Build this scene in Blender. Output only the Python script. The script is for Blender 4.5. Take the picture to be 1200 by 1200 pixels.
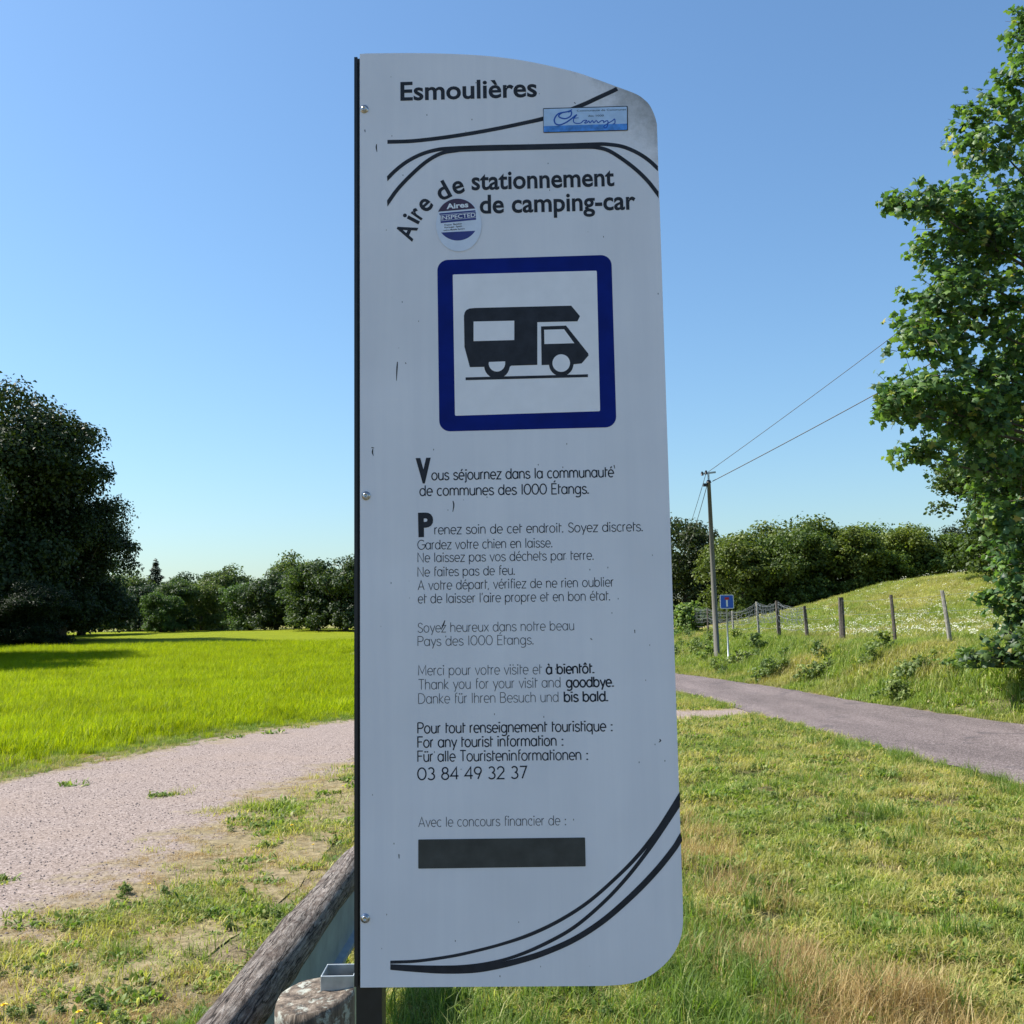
import bpy, math, random
import numpy as np
from mathutils import Vector, Matrix
R = math.radians
rng = np.random.default_rng(7)
random.seed(7)
for o in list(bpy.data.objects): bpy.data.objects.remove(o)
scn = bpy.context.scene
COL = scn.collection

# ------------------------------------------------------------------ camera, sky, sun, exposure
EYE = 1.75
PITCH, ROLL, YAW = R(6.242), R(0.968), R(1.391)
cf = Vector((0, math.cos(PITCH), math.sin(PITCH)))
c0 = Vector((1, 0, 0)); cu0 = c0.cross(cf)
cr = math.cos(ROLL) * c0 - math.sin(ROLL) * cu0
cu = math.sin(ROLL) * c0 + math.cos(ROLL) * cu0
cam = bpy.data.cameras.new('camera'); camo = bpy.data.objects.new('camera', cam); COL.objects.link(camo)
cam.sensor_width = 36; cam.lens = 36; cam.clip_end = 3000; cam.clip_start = 0.05
camo.matrix_world = Matrix(((cr.x, cu.x, -cf.x, 0), (cr.y, cu.y, -cf.y, 0), (cr.z, cu.z, -cf.z, EYE), (0, 0, 0, 1)))
scn.camera = camo

SUN_EL = R(47); SUN_DIR = Vector((-0.975, 0.22, 0)).normalized()
world = bpy.data.worlds.new('World'); scn.world = world; world.use_nodes = True
wn = world.node_tree; bg = wn.nodes['Background']
sky = wn.nodes.new('ShaderNodeTexSky'); sky.sky_type = 'NISHITA'; sky.sun_disc = False
sky.sun_elevation = SUN_EL; sky.sun_rotation = math.atan2(SUN_DIR.x, SUN_DIR.y)
sky.air_density = 1.4; sky.dust_density = 1.0; sky.ozone_density = 6.0; sky.altitude = 300
tn = wn.nodes.new('ShaderNodeMix'); tn.data_type = 'RGBA'; tn.blend_type = 'MULTIPLY'; tn.inputs[0].default_value = 1
tn.inputs[7].default_value = (.825, .935, .985, 1)
wn.links.new(sky.outputs[0], tn.inputs[6]); wn.links.new(tn.outputs[2], bg.inputs[0]); bg.inputs[1].default_value = 0.079
sl = bpy.data.lights.new('sun', 'SUN'); so = bpy.data.objects.new('sun', sl); COL.objects.link(so)
sl.energy = 4.2; sl.angle = R(0.53); sl.color = (1.0, 0.95, 0.87)
sv = Vector((SUN_DIR.x * math.cos(SUN_EL), SUN_DIR.y * math.cos(SUN_EL), math.sin(SUN_EL)))
so.rotation_euler = sv.to_track_quat('Z', 'Y').to_euler(); so.location = (-20, 10, 30)
scn.view_settings.view_transform = 'Standard'; scn.view_settings.look = 'None'
scn.view_settings.exposure = 1.15; scn.view_settings.gamma = 1.0; scn.view_settings.use_curve_mapping = False
scn.cycles.max_bounces = 6; scn.cycles.transparent_max_bounces = 8

# ------------------------------------------------------------------ helpers
def ray(px, py): return cf + (px - 600) / 1200 * cr - (py - 600) / 1200 * cu
def at(px, py, d):
    r = ray(px, py); return Vector((0, 0, EYE)) + r * (d / r.y)
NRM = Vector((-math.sin(YAW), -math.cos(YAW), 0)); UAX = Vector((math.cos(YAW), -math.sin(YAW), 0))
P0 = Vector((0, 2.4, 0))
def uv(px, py):
    """a point measured in the photograph -> metres on the upright sign panel (u along it, v above ground)"""
    d = ray(px, py); t = P0.dot(NRM) / d.dot(NRM); p = d * t
    return ((p - P0).dot(UAX), p.z + EYE)

def tag(o, label=None, cat=None, group=None, kind=None):
    if label: o['label'] = label
    if cat: o['category'] = cat
    if group: o['group'] = group
    if kind: o['kind'] = kind
    return o
def empty(name, loc, rz=0):
    o = bpy.data.objects.new(name, None); COL.objects.link(o); o.location = loc; o.rotation_euler = (0, 0, rz)
    o.empty_display_size = 0.2; return o
def mesh_obj(name, verts, faces, mat, parent=None, smooth=False, link=True, attr=None, tris=False):
    me = bpy.data.meshes.new(name)
    v = np.asarray(verts, dtype=np.float32).reshape(-1, 3)
    if isinstance(faces, np.ndarray):
        k = faces.shape[1]; n = faces.shape[0]
        me.vertices.add(len(v)); me.vertices.foreach_set('co', v.ravel())
        me.loops.add(n * k); me.loops.foreach_set('vertex_index', faces.astype(np.int32).ravel())
        me.polygons.add(n); me.polygons.foreach_set('loop_start', np.arange(0, n * k, k, dtype=np.int32))
        me.update(calc_edges=True)
    else:
        me.from_pydata([tuple(map(float, p)) for p in v], [], [tuple(f) for f in faces])
        me.update()
    if attr is not None:
        a = me.attributes.new('tint', 'FLOAT', 'POINT'); a.data.foreach_set('value', np.asarray(attr, dtype=np.float32))
    if mat is not None: me.materials.append(mat)
    if smooth: me.polygons.foreach_set('use_smooth', np.ones(len(me.polygons), dtype=bool))
    o = bpy.data.objects.new(name, me)
    if link: COL.objects.link(o)
    if parent is not None: o.parent = parent
    return o
class MB:
    def __init__(s): s.v = []; s.f = []
    def add(s, v, f):
        b = len(s.v); s.v += [tuple(p) for p in v]; s.f += [tuple(i + b for i in q) for q in f]
    def box(s, x0, x1, y0, y1, z0, z1, M=None):
        v = [Vector(p) for p in ((x0, y0, z0), (x1, y0, z0), (x1, y1, z0), (x0, y1, z0), (x0, y0, z1), (x1, y0, z1), (x1, y1, z1), (x0, y1, z1))]
        if M: v = [M @ p for p in v]
        s.add(v, [(3, 2, 1, 0), (4, 5, 6, 7), (0, 1, 5, 4), (1, 2, 6, 5), (2, 3, 7, 6), (3, 0, 4, 7)])
    def tube(s, pts, rad, n=8, cap=True, wob=None):
        pts = [Vector(p) for p in pts]; rings = []
        for i, p in enumerate(pts):
            t = (pts[min(i + 1, len(pts) - 1)] - pts[max(i - 1, 0)]).normalized()
            a = t.cross(Vector((0, 0, 1)) if abs(t.z) < .9 else Vector((0, 1, 0))).normalized(); b = t.cross(a)
            r = rad[i] if hasattr(rad, '__len__') else rad
            rings.append([p + (a * math.cos(k * math.tau / n) + b * math.sin(k * math.tau / n)) * r * (wob(i, k) if wob else 1) for k in range(n)])
        v = [q for rr in rings for q in rr]; f = []
        for i in range(len(pts) - 1):
            for k in range(n): f.append((i * n + k, i * n + (k + 1) % n, (i + 1) * n + (k + 1) % n, (i + 1) * n + k))
        if cap: f += [tuple(range(n)), tuple(reversed(range((len(pts) - 1) * n, len(pts) * n)))]
        s.add(v, f)
    def build(s, name, mat, parent=None, smooth=False): return mesh_obj(name, s.v, s.f, mat, parent, smooth)
def smooth01(t): t = np.clip(t, 0, 1); return t * t * (3 - 2 * t)
def catmull(pts, n=8, closed=False):
    P = [np.array(p, float) for p in pts]; out = []
    m = len(P)
    for i in range(m if closed else m - 1):
        if closed: a, b, c, d = P[(i - 1) % m], P[i], P[(i + 1) % m], P[(i + 2) % m]
        else:
            b, c = P[i], P[i + 1]; a = P[i - 1] if i else 2 * b - c; d = P[i + 2] if i + 2 < m else 2 * c - b
        for k in range(n):
            t = k / n
            out.append(.5 * ((2 * b) + (c - a) * t + (2 * a - 5 * b + 4 * c - d) * t * t + (3 * b - a - 3 * c + d) * t ** 3))
    if not closed: out.append(P[-1])
    return out

# ------------------------------------------------------------------ materials
def new_mat(name):
    m = bpy.data.materials.new(name); m.use_nodes = True; nt = m.node_tree
    return m, nt, nt.nodes['Principled BSDF']
def N(nt, typ, **kw):
    n = nt.nodes.new(typ)
    for k, v in kw.items():
        if hasattr(n, k): setattr(n, k, v)
    return n
def ramp(nt, src, stops, interp='LINEAR'):
    r = nt.nodes.new('ShaderNodeValToRGB'); r.color_ramp.interpolation = interp
    e = r.color_ramp.elements
    while len(e) < len(stops): e.new(0.5)
    for i, (p, c) in enumerate(stops):
        e[i].position = p; e[i].color = (c[0], c[1], c[2], 1) if hasattr(c, '__len__') else (c, c, c, 1)
    nt.links.new(src, r.inputs[0]); return r
def noise(nt, vec, scale, detail=4, rough=.55, dist=0):
    n = nt.nodes.new('ShaderNodeTexNoise'); n.inputs['Scale'].default_value = scale; n.inputs['Detail'].default_value = detail
    n.inputs['Roughness'].default_value = rough; n.inputs['Distortion'].default_value = dist
    if vec is not None: nt.links.new(vec, n.inputs['Vector'])
    return n
def mapping(nt, src, scale=(1, 1, 1), rot=(0, 0, 0), loc=(0, 0, 0)):
    m = nt.nodes.new('ShaderNodeMapping'); m.inputs['Scale'].default_value = scale; m.inputs['Rotation'].default_value = rot
    m.inputs['Location'].default_value = loc; nt.links.new(src, m.inputs['Vector']); return m.outputs[0]
def mix(nt, fac, a, b, mode='MIX'):
    m = nt.nodes.new('ShaderNodeMix'); m.data_type = 'RGBA'; m.blend_type = mode; m.clamp_factor = True
    for i, s in ((0, fac), (6, a), (7, b)):
        if hasattr(s, 'is_linked') or hasattr(s, 'links'): nt.links.new(s, m.inputs[i])
        elif i == 0: m.inputs[0].default_value = s
        else: m.inputs[i].default_value = (s[0], s[1], s[2], 1)
    return m.outputs[2]
def bump(nt, h, b, strength=.5, dist=.01):
    n = nt.nodes.new('ShaderNodeBump'); n.inputs['Strength'].default_value = strength; n.inputs['Distance'].default_value = dist
    nt.links.new(h, n.inputs['Height']); nt.links.new(n.outputs[0], b.inputs['Normal']); return n
def wpos(nt): return nt.nodes.new('ShaderNodeNewGeometry').outputs['Position']
def opos(nt): return nt.nodes.new('ShaderNodeTexCoord').outputs['Object']
def plain(name, col, rough=.6, metal=0, spec=.5, var=.25, scale=40):
    m, nt, b = new_mat(name); n = noise(nt, opos(nt), scale, 5)
    r = ramp(nt, n.outputs[0], [(.3, [c * (1 - var) for c in col]), (.7, [min(1, c * (1 + var)) for c in col])])
    nt.links.new(r.outputs[0], b.inputs['Base Color']); b.inputs['Roughness'].default_value = rough
    b.inputs['Metallic'].default_value = metal; b.inputs['Specular IOR Level'].default_value = spec
    return m

def leafy(name, stops, patch=None, trans=.45, pscale=.5, rough=.55, patch_amt=1.0, spec=.3, tcol=(1.25, 1.35, .55)):
    """foliage or grass: tint per leaf, broad patches from place, light passing through the blade"""
    m, nt, b = new_mat(name); L = nt.links
    a = nt.nodes.new('ShaderNodeAttribute'); a.attribute_name = 'tint'
    c = ramp(nt, a.outputs['Fac'], stops).outputs[0]
    if 'foliage' in name:
        oi = nt.nodes.new('ShaderNodeObjectInfo'); c = mix(nt, 1.0, c, ramp(nt, oi.outputs['Random'], [(0, (.72, .80, .85)), (.35, (1.0, .98, 1.0)), (.7, (1.28, 1.18, .95)), (1, (.9, 1.05, 1.05))]).outputs[0], 'MULTIPLY')
    if patch:
        n = noise(nt, wpos(nt), pscale, 5, .6, .4)
        mk = ramp(nt, n.outputs[0], [(patch[0], 0), (patch[1], patch_amt)]).outputs[0]
        c = mix(nt, mk, c, mix(nt, .5, c, patch[2]) if len(patch) > 3 else patch[2])
    n2 = noise(nt, wpos(nt), pscale * 3.1, 3)
    v = ramp(nt, n2.outputs[0], [(.3, .78), (.7, 1.2)]).outputs[0]
    c = mix(nt, 1.0, c, v, 'MULTIPLY')
    L.new(c, b.inputs['Base Color']); b.inputs['Roughness'].default_value = rough; b.inputs['Specular IOR Level'].default_value = spec
    t = nt.nodes.new('ShaderNodeBsdfTranslucent'); L.new(mix(nt, 1.0, c, tcol, 'MULTIPLY'), t.inputs[0])
    ms = nt.nodes.new('ShaderNodeMixShader'); ms.inputs[0].default_value = trans
    L.new(b.outputs[0], ms.inputs[1]); L.new(t.outputs[0], ms.inputs[2])
    L.new(ms.outputs[0], nt.nodes['Material Output'].inputs['Surface'])
    return m

# ------------------------------------------------------------------ the lie of the land
ROAD_FAR = [(9.9, -6), (9.7, 2), (9.5, 8), (8.9, 13), (8.2, 16.4), (7.8, 18), (7.5, 20), (7.1, 22.5), (6.7, 26.6), (5.5, 34), (4, 40), (1, 50), (-4, 62)]
ROAD_NEAR = [(5.5, -6), (5.35, 2), (5.2, 10.3), (4.8, 14.4), (4.45, 18.8), (4.35, 22.6), (4.0, 26.2), (2.5, 34), (.5, 41), (-3, 50), (-8, 60)]
PATH_FAR = [(-20, 8.6), (-14, 9.6), (-9, 11), (-6.15, 12.3), (-5.5, 14.4), (-4.4, 17.7), (-3, 19.5), (0, 20.1), (2.5, 20.3), (4.0, 20.5), (4.9, 20.7)]
PATH_NEAR = [(-20, -1), (-6, 1.5), (-4.2, 3.6), (-3.5, 5.0), (-3.1, 6.1), (-2.9, 7), (-2.8, 8.4), (-2.75, 11.4), (-2.1, 13.7), (0, 17), (1.5, 18.3), (3.1, 19.0), (4.9, 19.2)]
def xfar(y): return np.interp(y, [p[1] for p in ROAD_FAR], [p[0] for p in ROAD_FAR])
def vnoise(x, y, s, seed=0):
    x = np.asarray(x, float) * s + seed * 17.3; y = np.asarray(y, float) * s + seed * 9.7
    return (np.sin(x * 1.3 + np.sin(y * 1.7)) + np.sin(y * 1.9 + np.sin(x * 1.1 + 2)) + np.sin((x + y) * 2.3 + 1.3 * np.sin(x * .7)) * .6) / 2.6
def zg(x, y):
    x = np.asarray(x, float); y = np.asarray(y, float)
    xf = np.maximum(xfar(y), 5.0)
    t = np.clip((x - xf - .25) / np.maximum(10 - xf - .25, 1.2), 0, 1)
    bank = 1.08 * smooth01(t) ** .85 * smooth01((y + 10) / 8)
    zc = np.interp(x, [10, 11.5, 13, 15.5, 18.3, 21.4, 27, 35, 60, 120], [0, .1, .5, 1.0, 1.7, 2.6, 3.15, 3.5, 3.6, 2])
    up = smooth01((y - 20) / 34) * (1 - .55 * smooth01((y - 56) / 25))
    hill = zc * up
    lf = 1.35 * smooth01((y - 55) / 100) * (1 - smooth01((x - 2) / 6)) + .2 * smooth01((y - 90) / 60) + 3.4 * smooth01((y - 160) / 45)
    rough = .05 * vnoise(x, y, .7, 1) * t + .02 * vnoise(x, y, 2.1, 2) * t
    rough = rough + .10 * vnoise(x, y, .12, 5) * smooth01((y - 24) / 25) * (x < 0)
    near = (y > 2) & (y < 26) & (x > -9) & (x < 6)
    hum = np.zeros_like(x + y)
    if np.any(near):
        bx_, by_ = np.broadcast_arrays(x, y); k = np.broadcast_to(near, hum.shape); q, w = bx_[k], by_[k]
        e = np.minimum(sdpoly(q, w, ROAD_POLY), sdpoly(q, w, PATH_POLY))
        hum = np.array(hum, float); hum[k] = smooth01((e - .15) / .8) * (.030 * vnoise(q, w, 2.4, 81) + .018 * vnoise(q, w, 6.0, 82)) * np.where(q > -.8, 1.5, .7)
    return bank + hill + lf + rough + hum
def sdpoly(px, py, poly):
    poly = np.array(poly, float); px = np.asarray(px, float); py = np.asarray(py, float)
    d = np.full(px.shape, 1e9); inside = np.zeros(px.shape, bool); n = len(poly)
    for i in range(n):
        a = poly[i]; b = poly[(i + 1) % n]; e = b - a
        t = np.clip(((px - a[0]) * e[0] + (py - a[1]) * e[1]) / (e @ e), 0, 1)
        d = np.minimum(d, np.hypot(px - a[0] - t * e[0], py - a[1] - t * e[1]))
        c = ((a[1] > py) != (b[1] > py)) & (px < (b[0] - a[0]) * (py - a[1]) / (b[1] - a[1] + 1e-12) + a[0]); inside ^= c
    return np.where(inside, -d, d)
ROAD_POLY = ROAD_NEAR + ROAD_FAR[::-1]; PATH_POLY = PATH_NEAR + PATH_FAR[::-1]
FIELD_POLY = [(-200, 9), (-14, 9.8)] + PATH_FAR[2:8] + [(1, 24), (2.2, 30), (.5, 38), (-4, 50), (-10, 62), (-10, 80), (-6, 110), (-6, 145), (-200, 190)]

def m_ground():
    m, nt, b = new_mat('lawn_soil'); P = wpos(nt)
    n1 = noise(nt, P, .55, 6, .62, .5); n2 = noise(nt, P, 9, 6, .7); n3 = noise(nt, P, 60, 4, .7)
    g = ramp(nt, n2.outputs[0], [(.3, (.04, .05, .016)), (.55, (.10, .11, .035)), (.75, (.24, .20, .10))]).outputs[0]
    d = ramp(nt, n2.outputs[0], [(.3, (.13, .10, .06)), (.7, (.38, .30, .19))]).outputs[0]
    c = mix(nt, ramp(nt, n1.outputs[0], [(.42, 0), (.6, 1)]).outputs[0], g, d)
    c = mix(nt, 1, c, ramp(nt, n3.outputs[0], [(.3, .55), (.7, 1.35)]).outputs[0], 'MULTIPLY')
    nt.links.new(c, b.inputs['Base Color']); b.inputs['Roughness'].default_value = .95; b.inputs['Specular IOR Level'].default_value = .1
    bump(nt, n3.outputs[0], b, .8, .03); return m
def m_field():
    m, nt, b = new_mat('meadow_ground'); P = wpos(nt)
    n1 = noise(nt, mapping(nt, P, (.25, .9, 1)), 1.0, 6, .65); n2 = noise(nt, P, 14, 5, .75)
    c = ramp(nt, n1.outputs[0], [(.3, (0.163, 0.211, 0.0068)), (.55, (0.238, 0.279, 0.00816)), (.75, (0.286, 0.299, 0.0204))]).outputs[0]
    c = mix(nt, 1, c, ramp(nt, n2.outputs[0], [(.3, .6), (.7, 1.25)]).outputs[0], 'MULTIPLY')
    nt.links.new(c, b.inputs['Base Color']); b.inputs['Roughness'].default_value = .95; b.inputs['Specular IOR Level'].default_value = .1
    bump(nt, n2.outputs[0], b, .9, .12); return m
def m_hill():
    m, nt, b = new_mat('pasture_ground'); P = wpos(nt)
    n1 = noise(nt, P, .35, 6, .6, .5); n2 = noise(nt, P, 7, 6, .75)
    c = ramp(nt, n1.outputs[0], [(.3, (0.169, 0.208, 0.0455)), (.5, (0.273, 0.273, 0.078)), (.7, (0.39, 0.312, 0.143))]).outputs[0]
    c = mix(nt, 1, c, ramp(nt, n2.outputs[0], [(.3, .55), (.7, 1.3)]).outputs[0], 'MULTIPLY')
    nt.links.new(c, b.inputs['Base Color']); b.inputs['Roughness'].default_value = .95; b.inputs['Specular IOR Level'].default_value = .1
    bump(nt, n2.outputs[0], b, .9, .15); return m
def axis(segs):
    out = []
    for a, b, st in segs: out += list(np.arange(a, b, st))
    return np.array(out + [segs[-1][1]])
gx = axis([(-600, -120, 40), (-120, -40, 5), (-40, -12, 1), (-12, 14, .25), (14, 40, .7), (40, 120, 5), (120, 600, 40)])
gy = axis([(-60, -8, 6), (-8, 30, .25), (30, 70, .6), (70, 180, 3), (180, 300, 12), (300, 900, 60)])
GX, GY = np.meshgrid(gx, gy); GZ = zg(GX, GY)
GV = np.stack([GX, GY, GZ], -1).reshape(-1, 3)
ii = (np.arange(len(gy) - 1)[:, None] * len(gx) + np.arange(len(gx) - 1)[None]).ravel()
GF = np.stack([ii, ii + 1, ii + len(gx) + 1, ii + len(gx)], 1)
ground = mesh_obj('ground', GV, GF, m_ground(), smooth=True)
ground.data.materials.append(m_field()); ground.data.materials.append(m_hill())
fc = GV[GF].mean(1); idx = np.zeros(len(GF), np.int32)
idx[fc[:, 0] > xfar(fc[:, 1]) + 2.2] = 2; idx[fc[:, 1] > 62] = 2
idx[sdpoly(fc[:, 0], fc[:, 1], FIELD_POLY) < -.6] = 1
ground.data.polygons.foreach_set('material_index', idx)
tag(ground, kind='structure')

def sheet(name, a, b, mat, z, across=24, step=.3, jag=0., seed=0):
    """a strip between two edge lines, following the land, with a slightly ragged rim"""
    def res(pl, n):
        pl = np.array(catmull(pl, 10)); s = np.r_[0, np.cumsum(np.hypot(*np.diff(pl, axis=0).T))]; t = np.linspace(0, s[-1], n)
        return np.stack([np.interp(t, s, pl[:, 0]), np.interp(t, s, pl[:, 1])], 1)
    L = np.hypot(*np.diff(np.array(a, float), axis=0).T).sum(); n = int(L / step)
    A = res(a, n); B = res(b, n); V = []
    w = np.linspace(0, 1, across + 1)
    t = np.arange(n) * step
    ja = jag * (vnoise(t, t * .3, 2.3, seed) + .6 * vnoise(t, t * .5, 6.1, seed + 1)); jb = jag * (vnoise(t, t * .3, 2.0, seed + 3) + .6 * vnoise(t, t * .7, 5.7, seed + 4))
    D = (B - A) / np.linalg.norm(B - A, axis=1)[:, None]
    A = A + D * ja[:, None]; B = B + D * jb[:, None]
    P = A[:, None] * (1 - w)[None, :, None] + B[:, None] * w[None, :, None]
    Z = zg(P[..., 0], P[..., 1]) + z
    V = np.concatenate([P, Z[..., None]], -1).reshape(-1, 3); k = across + 1
    q = (np.arange(n - 1)[:, None] * k + np.arange(across)[None]).ravel()
    o = mesh_obj(name, V, np.stack([q, q + 1, q + k + 1, q + k], 1), mat, smooth=True)
    return tag(o, kind='structure')
def m_gravel():
    m, nt, b = new_mat('pinkish_gravel'); P = wpos(nt)
    v = nt.nodes.new('ShaderNodeTexVoronoi'); v.inputs['Scale'].default_value = 85; nt.links.new(P, v.inputs['Vector'])
    n1 = noise(nt, P, .8, 5, .6); n2 = noise(nt, P, 24, 6, .8)
    c = ramp(nt, v.outputs['Color'], [(.08, (.11, .078, .064)), (.45, (.25, .195, .168)), (.92, (.44, .36, .32))]).outputs[0]
    c = mix(nt, ramp(nt, n1.outputs[0], [(.45, 0), (.7, .45)]).outputs[0], c, (.31, .235, .185))
    c = mix(nt, 1, c, ramp(nt, n2.outputs[0], [(.28, .62), (.6, 1.08)]).outputs[0], 'MULTIPLY')
    # gravel thins out into worn thatch and soil beyond the rim of the path
    at_ = nt.nodes.new('ShaderNodeAttribute'); at_.attribute_name = 'rim'
    na_ = noise(nt, P, 1.7, 6, .65); nb_ = noise(nt, P, 11, 5, .7)
    q = nt.nodes.new('ShaderNodeMath'); q.operation = 'MULTIPLY_ADD'; nt.links.new(na_.outputs[0], q.inputs[0]); q.inputs[1].default_value = 2.6; nt.links.new(at_.outputs['Fac'], q.inputs[2])
    q2 = nt.nodes.new('ShaderNodeMath'); q2.operation = 'MULTIPLY_ADD'; nt.links.new(nb_.outputs[0], q2.inputs[0]); q2.inputs[1].default_value = .9; nt.links.new(q.outputs[0], q2.inputs[2])
    mr = nt.nodes.new('ShaderNodeMapRange'); nt.links.new(q2.outputs[0], mr.inputs[0]); mr.inputs[1].default_value = 1.45; mr.inputs[2].default_value = 2.05
    th = ramp(nt, nb_.outputs[0], [(.3, (.11, .09, .045)), (.5, (.24, .19, .10)), (.7, (.36, .29, .17))]).outputs[0]
    th = mix(nt, 1, th, ramp(nt, n2.outputs[0], [(.3, .5), (.6, 1.15)]).outputs[0], 'MULTIPLY')
    c = mix(nt, mr.outputs[0], c, th)
    nt.links.new(c, b.inputs['Base Color']); b.inputs['Roughness'].default_value = .9; b.inputs['Specular IOR Level'].default_value = .2
    bump(nt, n2.outputs[0], b, .5, .02); return m
def m_asphalt():
    m, nt, b = new_mat('worn_asphalt'); P = wpos(nt)
    v = nt.nodes.new('ShaderNodeTexVoronoi'); v.inputs['Scale'].default_value = 70; nt.links.new(P, v.inputs['Vector'])
    n1 = noise(nt, mapping(nt, P, (1.2, .25, 1)), 1.0, 5, .6); n2 = noise(nt, P, 30, 5, .8)
    c = ramp(nt, v.outputs['Color'], [(.08, (.075, .055, .053)), (.6, (.172, .138, .128)), (.95, (.34, .28, .27))]).outputs[0]
    c = mix(nt, 1, c, ramp(nt, n1.outputs[0], [(.3, .72), (.7, 1.25)]).outputs[0], 'MULTIPLY')
    c = mix(nt, 1, c, ramp(nt, n2.outputs[0], [(.3, .75), (.65, 1.1)]).outputs[0], 'MULTIPLY')
    n3 = noise(nt, P, 1.1, 4, .6, 1.2)
    c = mix(nt, ramp(nt, n3.outputs[0], [(.60, 0), (.64, .55)]).outputs[0], c, (.07, .06, .062))
    nt.links.new(c, b.inputs['Base Color']); b.inputs['Roughness'].default_value = .85; b.inputs['Specular IOR Level'].default_value = .25
    bump(nt, v.outputs['Distance'], b, .6, .01); return m
path = sheet('gravel_path', [(x + 1.3 if y < 15 else x + .5, y - (.3 if y > 12 else .9)) for x, y in PATH_NEAR], [(x - .12, y + .18) for x, y in PATH_FAR], m_gravel(), .006, 56, .14, .05, 1)
pv = np.empty(len(path.data.vertices) * 3, np.float32); path.data.vertices.foreach_get('co', pv); pv = pv.reshape(-1, 3)
pa = path.data.attributes.new('rim', 'FLOAT', 'POINT'); pa.data.foreach_set('value', sdpoly(pv[:, 0], pv[:, 1], PATH_POLY).astype(np.float32))
road = sheet('road', ROAD_NEAR, ROAD_FAR, m_asphalt(), .02, 16, .3, .07, 5)

# ------------------------------------------------------------------ the sign
M_panel, nt, b = new_mat('weathered_white_panel')
O = opos(nt)
st = noise(nt, mapping(nt, O, (9, 9, .35)), 2.2, 7, .7, .6); cl = noise(nt, O, 3.0, 4, .5)
c = ramp(nt, st.outputs[0], [(.3, (.73, .72, .795)), (.7, (.79, .775, .84))]).outputs[0]
c = mix(nt, ramp(nt, cl.outputs[0], [(.4, 0), (.75, .5)]).outputs[0], c, (.62, .61, .665))
vo = nt.nodes.new('ShaderNodeTexVoronoi'); vo.inputs['Scale'].default_value = 34; vo.inputs['Randomness'].default_value = 1
nt.links.new(mapping(nt, O, (1.6, 1.6, .8), (0, .2, 0)), vo.inputs['Vector'])
sep = nt.nodes.new('ShaderNodeSeparateColor'); nt.links.new(vo.outputs['Color'], sep.inputs[0])
dot = ramp(nt, vo.outputs['Distance'], [(.035, 1), (.075, 0)]).outputs[0]
sel = ramp(nt, sep.outputs[0], [(.70, 0), (.71, 1)]).outputs[0]
c = mix(nt, mix(nt, 1, dot, sel, 'MULTIPLY'), c, (.06, .06, .055))
sx = nt.nodes.new('ShaderNodeSeparateXYZ'); nt.links.new(O, sx.inputs[0])
mth = lambda op, a, bb: (lambda n: (nt.links.new(a, n.inputs[0]) if not isinstance(a, (int, float)) else setattr(n.inputs[0], 'default_value', a), nt.links.new(bb, n.inputs[1]) if not isinstance(bb, (int, float)) else setattr(n.inputs[1], 'default_value', bb), n.outputs[0])[2])(N(nt, 'ShaderNodeMath', operation=op))
gr = mth('ADD', mth('MULTIPLY', sx.outputs[0], 1.35), sx.outputs[2])          # grime gathers at the upper right shoulder
gn = noise(nt, O, 22, 6, .75)
grm = ramp(nt, mth('ADD', gr, mth('MULTIPLY', gn.outputs[0], .16)), [(.0, 0), (.5, 0), (.93, 0), (1, 0)])
gfac = mth('MULTIPLY', mth('SUBTRACT', mth('ADD', gr, mth('MULTIPLY', gn.outputs[0], .30)), 3.49), 4.0)
gcl = N(nt, 'ShaderNodeClamp'); nt.links.new(gfac, gcl.inputs[0]); gcl.inputs[2].default_value = .75
c = mix(nt, gcl.outputs[0], c, (.10, .10, .085))
bf = mth('MULTIPLY', mth('SUBTRACT', mth('ADD', mth('SUBTRACT', mth('MULTIPLY', sx.outputs[0], 1.0), sx.outputs[2]), mth('MULTIPLY', gn.outputs[0], .5)), -.33), 3.0)
bcl = N(nt, 'ShaderNodeClamp'); nt.links.new(bf, bcl.inputs[0]); bcl.inputs[2].default_value = .45
c = mix(nt, bcl.outputs[0], c, (.25, .25, .22))
nt.links.new(c, b.inputs['Base Color']); b.inputs['Roughness'].default_value = .42; b.inputs['Specular IOR Level'].default_value = .35
M_ink = plain('charcoal_vinyl', (.024, .026, .036), .6, spec=.25, var=.3, scale=30)
M_ink2 = plain('dark_print', (.014, .018, .032), .6, spec=.2, var=.2, scale=30)
M_ink3 = plain('faded_print', (.055, .058, .075), .5, var=.3, scale=60)
M_bar = plain('blank_plate', (.040, .042, .042), .6, var=.3, scale=25)
M_blue = plain('blue_vinyl', (.001, .012, .17), .6, spec=.15, var=.2, scale=14)
M_white = plain('white_vinyl', (.82, .80, .86), .45, var=.04, scale=20)
M_black = plain('black_painted_steel', (.012, .012, .014), .5, var=.3, scale=30)
M_bolt = plain('bolt_steel', (.55, .55, .56), .28, metal=1, var=.2)
M_galv = plain('galvanised_steel', (.42, .45, .46), .5, metal=.75, var=.25, scale=18)

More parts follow.
